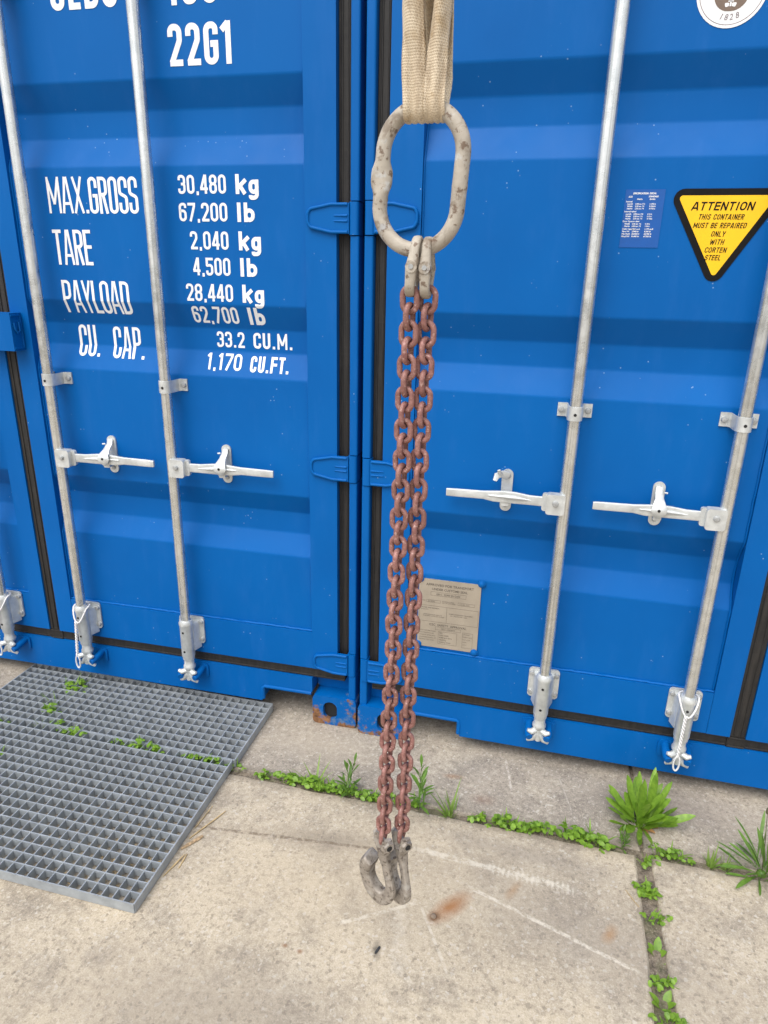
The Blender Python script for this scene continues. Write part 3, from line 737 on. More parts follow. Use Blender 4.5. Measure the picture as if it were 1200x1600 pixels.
# lock box across the door seam of the left container
lx = lambda x: x-cx_
lb = MB().box(lx(-1.345), lx(-1.172), -.052, -.001, 1.292, 1.412).build('lock_box', M_BLUE, rootL, bevel=.006)
MB().tube([(lx(-1.1725), -.050, 1.404), (lx(-1.1725), -.008, 1.404), (lx(-1.1725), -.006, 1.300), (lx(-1.1725), -.050, 1.300)], .004, 6, nrm=(1, 0, 0)).build('box_rim', M_BLUE, lb, smooth=60)
MB().tube([(lx(-1.170), -.040, 1.382), (lx(-1.168), -.040, 1.362), (lx(-1.168), -.030, 1.348), (lx(-1.168), -.020, 1.356), (lx(-1.170), -.018, 1.384)], .0035, 8).build('seal_hook', M_BLUE, lb, smooth=60)

# ---------------------- stickers and plate on the right container (x in world = door coordinates)
xr = lambda x: x-(GR+HALF)
def sticker(name, pts, y, mat, parent, th=.0008, holes=None):
    return MB().prism([(xr(p[0]), p[1]) for p in pts], V(0, y, 0), X3, Z3, V(0, th, 0)).build(name, mat, parent)
tri = lambda g_, r: fillet([(.780+g_*1.73, 1.769-g_), (1.058-g_*1.73, 1.769-g_), (.919, 1.530+g_*2.05)], r, True, 7)
ws = sticker('warning_sticker', tri(0, .024), PY-.0016, M_BLK, rootR, .0013)
sticker('sticker_face', tri(.0155, .007), PY-.0022, M_YEL, ws, .0005)
for t, z, h, wd in (('ATTENTION', 1.7195, .0195, .142), ('THIS CONTAINER', 1.6985, .0125, .104), ('MUST BE REPAIRED', 1.6790, .0125, .122), ('ONLY', 1.6595, .0125, .032), ('WITH', 1.6408, .0125, .032), ('CORTEN', 1.6220, .0125, .050), ('STEEL', 1.6040, .0125, .037)):
    xm = .9145 if t != 'STEEL' else .911; stroke_text(t, xr(xm-wd/2), xr(xm+wd/2), z, h, .175 if t == 'ATTENTION' else .15, PY-.0026, M_BLK, ws)
sp = sticker('spec_sticker', [(.682, 1.632), (.776, 1.632), (.776, 1.768), (.682, 1.768)], PY-.0012, M_DECAL, rootR, .0009)
def small(t, x, z, h=.0036, sx=1.0, b=.03): print_text(t, xr(x), z, h, PY-.0016, M_WHITE, sp, 'LEFT', sx, .12, b)
small('SPECIFICATION  DECAL', .700, 1.7570, .0040, .95, .045); small('SIZE', .690, 1.7495); small('STANDARD', .738, 1.7500, .0036, .9, .045); small('Metric', .711, 1.7440); small('English', .741, 1.7440)
small('Internal', .685, 1.7385)
for i, r_ in enumerate((('Length', '5,898 mm 19 ft', '4 13/64 in'), ('Width', '2,350 mm  7 ft', '8 33/64 in'), ('Height', '2,393 mm  7 ft', '10 7/32 in'))):
    z = 1.7330-.0054*i; small(r_[0], .689, z); small(r_[1], .708, z, .0034, .8, .03); small(r_[2], .742, z, .0034, .8, .03)
small('Internal cubed', .684, 1.7155)
for i, r_ in enumerate((('Length', '5,898 mm 19 ft', '4 1/4 in'), ('Width', '2,350 mm  7 ft', '8 1/2 in'), ('Height', '2,393 mm  7 ft', '10 1/4 in'))):
    z = 1.7095-.0054*i; small(r_[0], .688, z); small(r_[1], .707, z, .0034, .8, .03); small(r_[2], .740, z, .0034, .8, .03)
small('Door Opening clear', .683, 1.6925)
for i, r_ in enumerate((('Width', '2,340 mm  7 ft', '8 1/8 in'), ('Height', '2,280 mm  7 ft', '5 3/4 in'))):
    z = 1.6865-.0054*i; small(r_[0], .688, z); small(r_[1], .706, z, .0034, .8, .03); small(r_[2], .738, z, .0034, .8, .03)
for i, r_ in enumerate((('Cubic Capacity', '33.2 cu.m', '1,170 cu.ft'), ('Tare Wt.', '2,040 kg', '4,500 lb'), ('Max.Payld.', '28,440 kg', '62,700 lb'), ('Max.G.W.', '30,480 kg', '67,200 lb'))):
    z = 1.6745-.0058*i; small(r_[0], .684, z); small(r_[1], .708, z); small(r_[2], .738, z)

# round emblem sticker at the top
em = sticker('emblem_sticker', [(.857+.0757*math.cos(a), 2.179+.0757*math.sin(a)) for a in [2*math.pi*i/48 for i in range(48)]], PY-.0012, M_EMBW, rootR, .0009)
MB().tube([(xr(.857+.0690*math.cos(a)), PY-.0011, 2.179+.0690*math.sin(a)) for a in [2*math.pi*i/60 for i in range(60)]], [(.0009, .0004)]*60, 6, True, nrm=(0, 1, 0)).build('emblem_ring', M_EMBG, em)
sticker('emblem_disc', fillet([(.820, 2.228), (.894, 2.228), (.894, 2.1365), (.820, 2.1365)], [.036, .036, .034, .034], True, 8), PY-.0017, M_EMBB, em, .0004)
for q in (fillet([(.8445, 2.1525), (.8545, 2.1525), (.8535, 2.1455), (.8465, 2.1440)], .0022, True), fillet([(.8595, 2.1525), (.8705, 2.1525), (.8675, 2.1440), (.8605, 2.1455)], .0022, True),
          [(.8555, 2.1455), (.8590, 2.1455), (.8590, 2.166), (.8555, 2.166)], [(.8515, 2.1545), (.8630, 2.1545), (.8630, 2.1565), (.8515, 2.1565)]):
    sticker('emblem_mark', q, PY-.0022, M_EMBW, em, .0004)
for ch, a in zip('1828', (-107, -95.5, -84, -71)):
    rr = .0600; print_text(ch, xr(.857+rr*math.cos(rad(a))), 2.179+rr*math.sin(rad(a)), .0125, PY-.0017, M_EMBG, em, 'CENTER', .95, .15, .0, 'lettering', rad(a+90))

# customs / safety plate with four rivets
pl = sticker('data_plate', rrect(.196, .396, .3835, .630, .004), PY-.0042, M_PLATE, rootR, .004)
def ink(t, x, z, h, sx=1.0, b=.0, al='LEFT'): print_text(t, xr(x), z, h, PY-.0046, M_INK, pl, al, sx, 0, b)
def frame(x0, x1, z0, z1, t=.0006):
    mb = MB()
    for a, b, c, d in ((x0, x1, z0, z0+t), (x0, x1, z1-t, z1), (x0, x0+t, z0+t, z1-t), (x1-t, x1, z0+t, z1-t)): mb.box(xr(a), xr(b), PY-.0045, PY-.0042, c, d)
    mb.build('plate_line', M_INK, pl)
ink('APPROVED FOR TRANSPORT', .296, .6075, .0088, .98, .012, 'CENTER'); ink('UNDER CUSTOMS SEAL', .296, .5930, .0082, .98, .012, 'CENTER')
frame(.235, .350, .5735, .5870); ink('GB-C  22900 BV/2004', .292, .5765, .0066, .95, .005, 'CENTER')
ink('TYPE', .205, .5505, .0045); frame(.222, .268, .5480, .5570); ink('22-2004', .226, .5500, .0050); ink('MANUFACTURERS', .274, .5540, .0034); ink('NO. OF CONTAINER', .274, .5488, .0034); frame(.325, .380, .5480, .5580); ink('150482 22G1', .330, .5505, .0046)
frame(.199, .393, .4780, .5360); frame(.290, .2906, .4786, .5354)
ink('OWNER AND ADDRESS', .204, .5260, .0042); ink('CAPACITY', .204, .5190, .0040); ink('LEASE CONTAINER LINES LTD', .213, .5020, .0034); ink('REGISTERED OFFICE AND ADDRESS', .213, .4965, .0032)
ink('TIMBER COMPONENT TREATMENT', .297, .5120, .0038, .95); ink('IM / TAILEUM 400 / 2004', .303, .5055, .0038)
ink('CSC  SAFETY  APPROVAL', .296, .4640, .0082, .98, .012, 'CENTER'); frame(.255, .340, .4500, .4610); ink('GB-C 22004/04', .297, .4525, .0056, .95, 0, 'CENTER')
for i, t in enumerate(('DATE MANUFACTURED', 'IDENTIFICATION NO.', 'MAXIMUM GROSS MASS', 'ALLOWABLE STACK. WT', 'RACKING TEST LOAD')): ink(t, .203, .4415-.0085*i, .0040, .92)
frame(.266, .328, .3990, .4450)
for i in range(5): ink(('2004', 'CLDU 150482', '30,480 kg 67,200 lb', '192,000 kg', '15,240 kg 150 kN')[i], .269, .4380-.0085*i, .0045, .88, .01)
frame(.346, .380, .3960, .4520)
for i, t in enumerate(('1ST MAINT.', 'INSPECT DATE', 'NOT LATER', 'THAN', '2 0 0 9')): ink(t, .348, .4440-.0095*i, .0036, .92)
for x, z in ((.199, .629), (.397, .634), (.199, .389), (.388, .3845)): link('rivet', ME_RIVET, pl, (xr(x), PY-.004, z))

# ------------------------------------------------------------------ white cords tied to three bars
def cord(world_bar, label, seed, d=1):
    r = random.Random(seed); m_ = MB(); bx, by = world_bar
    ring = []
    for i in range(24):
        a = 2*math.pi*i/24; dip = max(0, -math.sin(a))
        ring.append((bx+.0285*math.cos(a), by+.0285*math.sin(a) - .003*dip, .372 - .055*max(0, -math.sin(a))**2))
    m_.tube(ring, .0030, 7, True)
    n = 46; z0, z1 = .322, .185
    for ph in (0, math.pi):
        pts = []
        for i in range(n):
            f = i/(n-1); z = z0+(z1-z0)*f; a = ph+f*2*math.pi*6
            pts.append((bx-.004*d*f-.006*d+.0030*math.cos(a), by-.0325-.012*f+.0030*math.sin(a), z))
        m_.tube(pts, .0029, 6)
    lx_, ly = bx-.010*d, by-.0455
    m_.tube([(lx_+.0085*math.sin(a), ly, .160+.026*math.cos(a)) for a in [2*math.pi*i/18 for i in range(18)]], .0029, 6, True, nrm=(0, 1, 0))
    o = m_.build('cord_loop', M_ROPE, None, smooth=60)
    return tag(o, label, 'cord', 'white cords on the locking bars')
def Lw(u): # world position of a left-container bar axis
    p = rootL.matrix_basis @ V(-(u-HALF), BARY, 0); return p.x, p.y
cord(Lw(2*HALF-1.047), 'white twisted cord on the bar of the door beyond the lock box', 1, 1)
cord(Lw(1.047), 'white twisted cord on the bar beside the MAX. GROSS lettering', 2, 1)
cord((GR+1.047, BARY), 'white twisted cord on the bar behind the big leafy weed', 3, 1)

# ------------------------------------------------------------------ steel grating
gx0, gx1, gy0, gy1, gz0, gz1 = -1.378, -.350, -.852, .030, .002, .032
def grating(x0, x1, y0, y1, nx, ny, label, dz):
    gr = bpy.data.objects.new('steel_grating', None); COL.objects.link(gr); gr.location = ((x0+x1)/2, (y0+y1)/2, dz)
    tag(gr, label, 'grating', 'steel grating panels on the concrete')
    hw, hd_ = (x1-x0)/2, (y1-y0)/2
    for sy in (-1, 1): MB().box(-hw, hw, sy*hd_-.0015, sy*hd_+.0015, gz0, gz1).build('frame_bar', M_GRATE, gr, bevel=.0006)
    for sx in (-1, 1): MB().box(sx*hw-.002, sx*hw+.002, -hd_+.0018, hd_-.0018, gz0, gz1-.0002).build('frame_bar', M_GRATE, gr, bevel=.0008)
    me_b = MB().box(-.0013, .0013, -hd_+.0019, hd_-.0019, gz0+.001, gz1-.0016).mesh('bearing_bar', M_GRATE)
    me_c = MB().box(-hw+.0023, hw-.0023, -.0016, .0016, gz0+.006, gz1-.0008).mesh('cross_bar', M_GRATE)
    for i in range(1, nx): link('bearing_bar', me_b, gr, (-hw+2*hw*i/nx, 0, 0))
    for j in range(1, ny): link('cross_bar', me_c, gr, (0, -hd_+2*hd_*j/ny, 0))
grating(-1.378, -.345, -.290, .030, 32, 10, 'narrow galvanised grating panel lying against the container sill', 0)
grating(-1.380, -.352, -.852, -.2945, 32, 17, 'wider galvanised grating panel with straw caught at its outer corner', 0)

# ------------------------------------------------------------------ sling, master link, chain, hooks
CHY = -.95
web = MB(); uvs = []
def strand(prof_front, prof_back, ph, seed):
    """one webbing strand: down the front, round the ring bar, up the back; profiles give (x0,x1,y) by height"""
    path = []
    zr, rw = 1.7605, .0175
    for i in range(34): path.append(('f', 2.55-(2.55-zr)*(i/33)**.6))
    for i in range(1, 10): path.append(('w', math.pi*i/10))
    for i in range(34): path.append(('b', zr+(2.55-zr)*(i/33)**1.6))
    for i in range(1, 13): path.append(('t', math.pi*i/12))
    nv = 17; rows_ = []; s = 0; last = None
    def lerp(tab, z):
        for (z0, *a), (z1, *b) in zip(tab, tab[1:]):
            if z0 <= z <= z1:
                f = (z-z0)/(z1-z0); f = f*f*(3-2*f); return [p+(q-p)*f for p, q in zip(a, b)]
        return list(tab[-1][1:]) if z > tab[-1][0] else list(tab[0][1:])
    for kind, t in path:
        row = []
        for k_ in range(nv):
            f = k_/(nv-1)
            if kind == 'f': x0, x1, y, curl = lerp(prof_front, t); z = t; sgn = -1
            elif kind == 'b': x0, x1, y, curl = lerp(prof_back, t); z = t; sgn = 1
            elif kind == 't':
                w = t/math.pi; fa, ba = lerp(prof_front, 2.55), lerp(prof_back, 2.55); x0, x1, ym, curl = [b+(a-b)*w for a, b in zip(fa, ba)]
                y = (fa[2]+ba[2])/2+(ba[2]-fa[2])/2*math.cos(t); z = 2.55+.075*math.sin(t); sgn = 1
            else:
                x0, x1, y, curl = prof_front[0][1:]; xb0, xb1 = prof_back[0][1:3]; w = t/math.pi
                x0 += (xb0-x0)*w; x1 += (xb1-x1)*w; z = zr-rw*math.sin(t); sgn = -math.cos(t); y = CHY-rw*math.cos(t)
            near = max(0.0, 1-max(0, z-zr)/.085)
            pl_ = math.sin(f*math.pi*3.4+ph)*.0032*near
            cy = curl*((2*f-1)**2) if curl else 0
            yy = y + (pl_*(sgn if kind == 'w' else (1 if kind == 'b' else -1))) + cy
            zz = z - (abs(pl_)*.6 if kind == 'w' else 0)
            row.append((x0+(x1-x0)*f + .0006*math.sin(z*90+seed), yy, zz))
        mid = Vector(row[nv//2])
        if last is not None: s += (mid-last).length
        last = mid; rows_.append((row, s))
    return rows_, nv
def add_strand(rows_, nv, wx):
    th = .0022; base = len(web.v)
    for row, s in rows_:
        for k_, p in enumerate(row): web.v.append(p); uvs.append((wx*k_/(nv-1), s))
    for i in range(len(rows_)-1):
        for k_ in range(nv-1):
            a = base+i*nv+k_; web.f.append((a, a+1, a+nv+1, a+nv))
zr = 1.7605
add_strand(*strand([(zr, .3200, .3500, CHY-.0175, 0), (1.795, .3190, .3490, CHY-.021, .002), (1.815, .3182, .3470, CHY-.025, .005), (1.84, .3175, .3440, CHY-.034, .018), (1.90, .3160, .3425, CHY-.044, .030), (2.6, .3080, .3360, CHY-.070, .050)],
                   [(zr, .3210, .3520, CHY+.0175, 0), (1.80, .3190, .3530, CHY+.030, 0), (1.90, .3185, .3560, CHY+.050, -.050), (2.6, .318, .354, CHY+.060, -.004)], .4, 0), .042)
add_strand(*strand([(zr, .3485, .3748, CHY-.0180, 0), (1.79, .3478, .3752, CHY-.0205, .004), (1.815, .3500, .3756, CHY-.024, .008), (1.84, .3535, .3762, CHY-.032, .020), (1.90, .3570, .3790, CHY-.042, .032), (2.6, .3680, .3900, CHY-.070, .050)],
                   [(zr, .3500, .3748, CHY+.0185, 0), (1.80, .3440, .3750, CHY+.0325, 0), (1.90, .3380, .3755, CHY+.053, -.050), (2.6, .342, .376, CHY+.063, -.003)], 2.2, 3), .042)
bmw = bmesh.new(); vv = [bmw.verts.new(p) for p in web.v]; uvl = bmw.loops.layers.uv.new('UVMap')
for f in web.f:
    fc = bmw.faces.new([vv[i] for i in f])
    for lp, i in zip(fc.loops, f): lp[uvl].uv = uvs[i]
mew = bpy.data.meshes.new('webbing_sling'); bmw.to_mesh(mew); bmw.free(); mew.materials.append(M_WEB); mew.shade_smooth()
sl = link('webbing_sling', mew); sm = sl.modifiers.new('thick', 'SOLIDIFY'); sm.thickness = .0024; sm.offset = 0
tag(sl, 'cream woven webbing sling looped through the steel ring', 'sling')

cs = bpy.data.objects.new('chain_sling', None); COL.objects.link(cs); cs.location = (.343, CHY, 1.76)
tag(cs, 'two-leg red chain sling with oval ring and steel hooks hanging from the webbing', 'chain')
def rel(p): return V(*p)-V(.343, CHY, 1.76)
# oval ring: stadium path, tilted a touch, with a hammered flat on one side
mc = V(.343, CHY, 1.6720); rr_ = .0563; hl = .0325; pts = []; rad_ = []
tilt = rad(-3.5); ry = rad(-6)
for i in range(72):
    a = 2*math.pi*i/72; 
    x, z = rr_*math.cos(a), rr_*math.sin(a)+(hl if math.sin(a) >= 0 else -hl)
    pts.append((x, z)); 
res = []
P2 = [Vector(p) for p in pts]; tot = 0; 
out = []
for i in range(72):
    p = P2[i]; q2 = P2[(i+1) % 72]; n_ = max(1, int((q2-p).length/.0052))
    for k_ in range(n_): out.append(p+(q2-p)*k_/n_)
rp = []; rrad = []
for p in out:
    fl_ = math.exp(-((p.y-.001)/.016)**4) if p.x < 0 else 0
    seam = math.exp(-((p.y+.004)/.003)**2) if p.x > 0 else 0
    rrad.append((.0104*(1+.46*fl_+.05*seam), .0104*(1-.25*fl_+.05*seam)))
    x, z = p.x*math.cos(tilt)-p.y*math.sin(tilt), p.x*math.sin(tilt)+p.y*math.cos(tilt)
    rp.append(rel((mc.x+x*math.cos(ry), mc.y+x*math.sin(ry), mc.z+z)))
MB().tube(rp, rrad, 18, True, nrm=(math.sin(-ry), -math.cos(ry), 0), power=.9).build('master_link', M_RING, cs, smooth=70)
# connectors
def connector(xt, xb_, y, zt, zb, ph):
    h = (zt+zb)/2; zc = [(zt-.007), zb+.007]
    half = .0165; ptsu = []; ptsl = []; ru = []; rl = []
    for i in range(13):
        a = math.pi*i/12; ptsu.append((xt, y-half*.80*math.cos(a), zc[0]-half*.80+half*.80*math.sin(a))); ru.append(.0058)
    def xx(z): return xb_+(xt-xb_)*(z-zb)/(zt-zb)
    up = [(xx(h+.004), y-half-.001, h+.002)] + [(xx(p[2]), p[1], p[2]) for p in ptsu] + [(xx(h+.004), y+half+.001, h+.002)]
    u_r = [(.0062, .0086)] + [(.0058, .0066)]*13 + [(.0062, .0086)]
    lo = [(xx(h-.004), y-half-.001, h-.002)] + [(xx(z_), y_, z_) for y_, z_ in [(y-half*.9*math.cos(math.pi*i/12), zc[1]+half*.9-half*.9*math.sin(math.pi*i/12)) for i in range(13)]] + [(xx(h-.004), y+half+.001, h-.002)]
    l_r = [(.0062, .0088)] + [(.0060, .0072)]*13 + [(.0062, .0088)]
    c_ = MB().tube([rel(p) for p in up], u_r, 12, nrm=(1, 0, 0), power=.6).tube([rel(p) for p in lo], l_r, 12, nrm=(1, 0, 0), power=.6).build('connecting_link', M_RING, cs, smooth=60)
    for sy in (-1, 1): MB().cyl(rel((xx(h), y+sy*(half-.004), h)), rel((xx(h), y+sy*(half+.0075), h)), .0088, .0082, n=18).build('boss', M_RING, c_, smooth=40)
    MB().cyl(rel((xx(h), y-half-.0088, h)), rel((xx(h), y+half+.0088, h)), .0034, n=14).build('load_pin', M_BOLT, c_, smooth=40)
connector(.3445, .3345, CHY-.004, 1.6035, 1.5185, 0); connector(.3585, .3570, CHY+.000, 1.6025, 1.5165, 0)
# chain links
path = []
for i in range(28):
    a = 2*math.pi*i/28; path.append((.0113*math.cos(a), 0, .0113*math.sin(a)+(.0055 if math.sin(a) >= -1e-9 else -.0055)))
ME_LINK = MB().tube(path, .0045, 10, True, nrm=(0, 1, 0)).mesh('chain_link', M_CHAIN, smooth=80)
wob = random.Random(11)
for x0, x1, y0 in ((.3355, .3170, CHY-.006), (.3590, .3505, CHY+.006)):
    for i in range(42):
        f = i/40; z = 1.5165-.024*i
        o = link('chain_link', ME_LINK, cs, rel((x0+(x1-x0)*f+wob.gauss(0, .0004), y0+wob.gauss(0, .0003), z)))
        o.rotation_euler = (wob.gauss(0, .015), rad(-1.0)+wob.gauss(0, .02), rad(-10)+(math.pi/2 if i % 2 else 0)+wob.gauss(0, .05))
# hooks
def hook(px, py, pz, hx, hy, sc):
    h = V(hx, hy, 0).normalized(); n_ = V(.66, -.75, 0); nh = V(-h.y, h.x, 0)                                        # towards the viewer side
    o = V(px, py, pz); W = lambda s_, z_, t_=0: rel(o+h*(s_*sc)+V(0, 0, z_*sc)+n_*(t_*sc))
    ctrl = [(0, -.016, .009, .010), (-.003, -.034, .0080, .0085), (-.009, -.055, .0070, .0058), (-.014, -.078, .0070, .0055), (-.017, -.098, .0090, .0065), (-.011, -.116, .0125, .0085), (.004, -.123, .0140, .0100), (.020, -.111, .0125, .0105), (.029, -.092, .0105, .0110), (.031, -.074, .0105, .0135), (.028, -.060, .0120, .0155), (.024, -.050, .0105, .0150), (.0225, -.0475, .0070, .0115)]
    # smooth Catmull-Rom through the control points
    pp = []; rr = []
    for i in range(len(ctrl)-1):
        p0 = ctrl[max(0, i-1)]; p1 = ctrl[i]; p2 = ctrl[i+1]; p3 = ctrl[min(len(ctrl)-1, i+2)]
        for k_ in range(5):
            t = k_/5
            q_ = [.5*((2*b)+(-a+c)*t+(2*a-5*b+4*c-d)*t*t+(-a+3*b-3*c+d)*t**3) for a, b, c, d in zip(p0, p1, p2, p3)]
            pp.append(W(q_[0], q_[1])); rr.append((q_[2]*sc, q_[3]*sc))
    pp.append(W(ctrl[-1][0], ctrl[-1][1])); rr.append((ctrl[-1][2]*sc, ctrl[-1][3]*sc))
    b = MB().tube(pp, rr, 20, nrm=nh, power=.42).build('hook', M_HOOK, cs, smooth=42)
    # clevis cheeks and pin
    for s_ in (-1, 1):
        MB().tube([W(0, .010, s_*.0125), W(0, -.002, s_*.0130), W(0, -.014, s_*.0105), W(-.001, -.026, s_*.004)], [(.0085*sc, .0042*sc), (.0115*sc, .0062*sc), (.0100*sc, .0062*sc), (.009*sc, .006*sc)], 12, nrm=n_).build('clevis_cheek', M_HOOK, b, smooth=60)
        MB().cyl(W(0, 0, s_*.012), W(0, 0, s_*.0215), .0104*sc, .0092*sc, 6).build('pin_boss', M_HOOK, b, smooth=40)
        MB().cyl(W(0, 0, s_*.0205), W(0, 0, s_*.0220), .0050*sc, n=12).build('boss_hole_shade', M_HOLE_SHADE, b, smooth=40)  # near-black disc, painted shade of the recess in the boss
    MB().cyl(W(0, 0, -.019), W(0, 0, .019), .0045, n=14).build('clevis_pin', M_BOLT, b, smooth=40)
hook(.3170, CHY-.006, .519, -.86, .30, 1.16); hook(.3503, CHY+.006, .519, -.66, .55, 1.16)

# ------------------------------------------------------------------ plants
def blade(mb, base, az_, length, width, lean, curl=1.0, seg=5, fold=.25, roll=0.0, broad=.45):
    """a leaf blade as a folded strip rising from base"""
    d = V(math.cos(az_), math.sin(az_), 0); side = V(-d.y, d.x, 0); p = V(*base); ang = lean; vs = []
    for i in range(seg+1):
        t = i/seg; w = width*.5*(math.sin(math.pi*min(1, t**(1.7 if broad > .7 else 1.35 if broad > .4 else .5)))**.8 if broad > 0 else (1-t)**.8+.02)
        if i == 0: w = width*.14
        elif broad > .7:
            tb = ((0, .14), (.15, .18), (.3, .40), (.45, .70), (.6, .95), (.75, 1.0), (.86, .86), (.95, .52), (1.0, .14))
            for (ta, wa), (tc, wc) in zip(tb, tb[1:]):
                if ta <= t <= tc: w = width*.5*(wa+(wc-wa)*(t-ta)/(tc-ta))
        if i == seg: w = width*(.08 if broad > .4 else .02)
        up = -d*math.sin(ang-math.pi/2)*0 + V(0, 0, 1)
        nrm_ = (d*-math.cos(math.pi/2-ang)*1 + V(0, 0, 1)*math.sin(ang)) if False else (V(0, 0, 1)*math.sin(ang)-d*math.cos(ang))
        sd = (side*math.cos(roll)+nrm_*math.sin(roll))
        vs += [p+sd*w+nrm_*(w*fold), p, p-sd*w+nrm_*(w*fold)]
        step = length/seg; p = p + d*(math.sin(ang)*step) + V(0, 0, 1)*(math.cos(ang)*step); ang = min(2.4, ang+curl*lean/seg)
    fs = []
    for i in range(seg):
        a = i*3; fs += [(a, a+1, a+4, a+3), (a+1, a+2, a+5, a+4)]
    mb.add(vs, fs)
def leaflet(mb, c, nrm_, r_, az_, cup=.2):
    n_ = nrm_.normalized(); a = n_.orthogonal().normalized(); a = (Matrix.Rotation(az_, 3, n_) @ a); b = n_.cross(a)
    vs = [c]
    for i in range(7):
        w = 2*math.pi*i/7; e = 1.15 if i == 0 else 1; vs.append(c + a*(r_*1.15*e*math.cos(w)) + b*(r_*.85*math.sin(w)) + n_*(cup*r_))
    mb.add(vs, [(0, 1+i, 1+(i+1) % 7) for i in range(7)])
def clump(r, size, n):
    mb = MB()
    for i in range(n):
        a = r.uniform(0, 2*math.pi); d = r.random()**.6; h = size*r.uniform(.15, 1.25)*(1.15-.7*d)
        c = V(math.cos(a)*d*size*1.5, math.sin(a)*d*size*.55, h)
        b0 = V(c.x*.3, c.y*.3, -.02)
        mb.tube([b0, (b0+c)/2+V(0, 0, .004), c], .0007, 3)
        for k_ in range(3):
            w = a+k_*2.1+r.uniform(-.4, .4); q_ = c+V(math.cos(w), math.sin(w), r.uniform(-.2, .3))*(size*.17)
            if r.random() < .17: blade(mb, (c.x*.5, c.y*.5, -.01), w, size*r.uniform(.9, 2.1), size*.15, r.uniform(.05, .7), .8, 4, .3, 0, .5)
            leaflet(mb, q_, V(math.cos(w)*.4+r.gauss(0, .2), math.sin(w)*.4+r.gauss(0, .2), 1), size*r.uniform(.13, .27), w)
    return mb
def tuft(r, size, n):
    mb = MB()
    for i in range(n):
        a = r.uniform(0, 2*math.pi); blade(mb, (r.gauss(0, .004), r.gauss(0, .003), -.02), a, size*r.uniform(.5, 1.15), size*r.uniform(.06, .10), r.uniform(.08, .75), r.uniform(.5, 1.6), 5, .3, 0, 0)
    return mb
def spike(r, size, stems):
    mb = MB()
    for s_ in range(stems):
        a = r.uniform(0, 6.28); lean = r.uniform(.02, .35); H = size*r.uniform(.7, 1.1); d = V(math.cos(a)*math.sin(lean), math.sin(a)*math.sin(lean), math.cos(lean))
        b0 = V(r.gauss(0, .006), r.gauss(0, .004), -.02); mb.tube([b0, b0+d*H*.5, b0+d*(H+.01)], [.0014, .0011, .0006], 5)
        for i in range(9):
            f = .22+.78*i/8; p = b0+d*(H*f); blade(mb, p, a+i*2.4, H*.42*(1.15-.5*f), H*.075, r.uniform(.7, 1.2)*(1.25-f*.9), .6, 4, .25, 0, .5)
    return mb
def rosette(r, size, n, narrow=.2):
    mb = MB()
    for i in range(n):
        a = i*2.4+r.uniform(-.3, .3); blade(mb, (0, 0, -.018), a, size*r.uniform(.7, 1.1), size*r.uniform(.30, .46), r.uniform(.5, 1.1), .6, 6, .18, 0, .5)
    return mb
def weed(kind, x, y, seed, size, label, cat, group, z=0.0):
    r = random.Random(seed)
    if kind == 'c': mb = clump(r, size, int(7+r.random()*9)); mat = M_LEAF; nm = 'clover_clump'
    elif kind == 'g': mb = tuft(r, size*2.4, 13); mat = M_GRASS; nm = 'grass_tuft'
    elif kind == 's': mb = spike(r, size*3.0, 3); mat = M_LEAF2; nm = 'upright_weed'
    else: mb = rosette(r, size*1.5, 6); mat = M_LEAF; nm = 'round_leaf_weed'
    o = mb.build(nm, mat, None, recalc=False, smooth=60); o.location = (x, y, z); o.rotation_euler = (0, 0, r.uniform(-.3, .3))
    return tag(o, label, cat, group)
J1 = [('c', -.343, -.295), ('c', -.239, -.303), ('c', -.159, -.303), ('c', -.096, -.298), ('g', -.060, -.302), ('c', -.016, -.303), ('s', .051, -.303), ('c', .091, -.300), ('c', .133, -.303), ('c', .19, -.303), ('c', .248, -.303), ('s', .283, -.303), ('g', .38, -.308), ('c', .468, -.305), ('c', .516, -.305), ('c', .563, -.302), ('c', .61, -.302), ('c', .663, -.303), ('c', .741, -.303), ('c', .79, -.304), ('s', .886, -.298), ('c', .979, -.302), ('c', 1.025, -.302), ('g', 1.115, -.303), ('g', 1.156, -.300), ('c', .03, -.303), ('c', -.06, -.305)]
SZ = {0: .026, 1: .022, 3: .040, 4: .050, 6: .048, 7: .036, 11: .046, 12: .050, 13: .036, 18: .040, 19: .038, 20: .026, 23: .045, 24: .030}
KL = {'c': ('low clump of small round leaves in the joint along the containers', 'weed', 'leafy clumps in the joint along the containers'),
      'g': ('tuft of thin grass blades in the joint along the containers', 'grass', 'grass tufts in the joint along the containers'),
      's': ('upright weed with narrow pointed leaves in the joint along the containers', 'weed', 'upright weeds in the joint along the containers')}
JL = {0: 'small leafy clump touching the edge of the steel grating', 1: 'smallest leafy clump in the joint next to the grating', 3: 'leafy clump right beside the tallest grass blades in the joint', 18: 'bushy leafy clump in the joint where a white scratch meets it', 19: 'bushy leafy clump in the joint near the big lance-leaved tuft',
      21: 'leafy clump where the two concrete joints meet', 22: 'leafy clump just past the crossing of the two concrete joints', 4: 'upright grass tuft among leafy clumps in the joint', 12: 'spreading grass tuft in the joint beside the upright weed', 6: 'leafy upright weed in the joint before the hanging chain', 11: 'slender upright weed in the joint behind the hanging chain', 20: 'short upright weed beside the big lance-leaved tuft'}
for i, (k_, x, y) in enumerate(J1):
    l_, c_, g_ = KL[k_]; weed(k_, x, y, 100+i, SZ.get(i, .030), JL.get(i, l_), c_, g_, z=-.004)
J2 = [('c', .961, -.345), ('c', .950, -.427), ('c', .960, -.448), ('c', .955, -.528), ('r', .955, -.616), ('c', .951, -.699), ('r', .952, -.744), ('c', .955, -.785)]
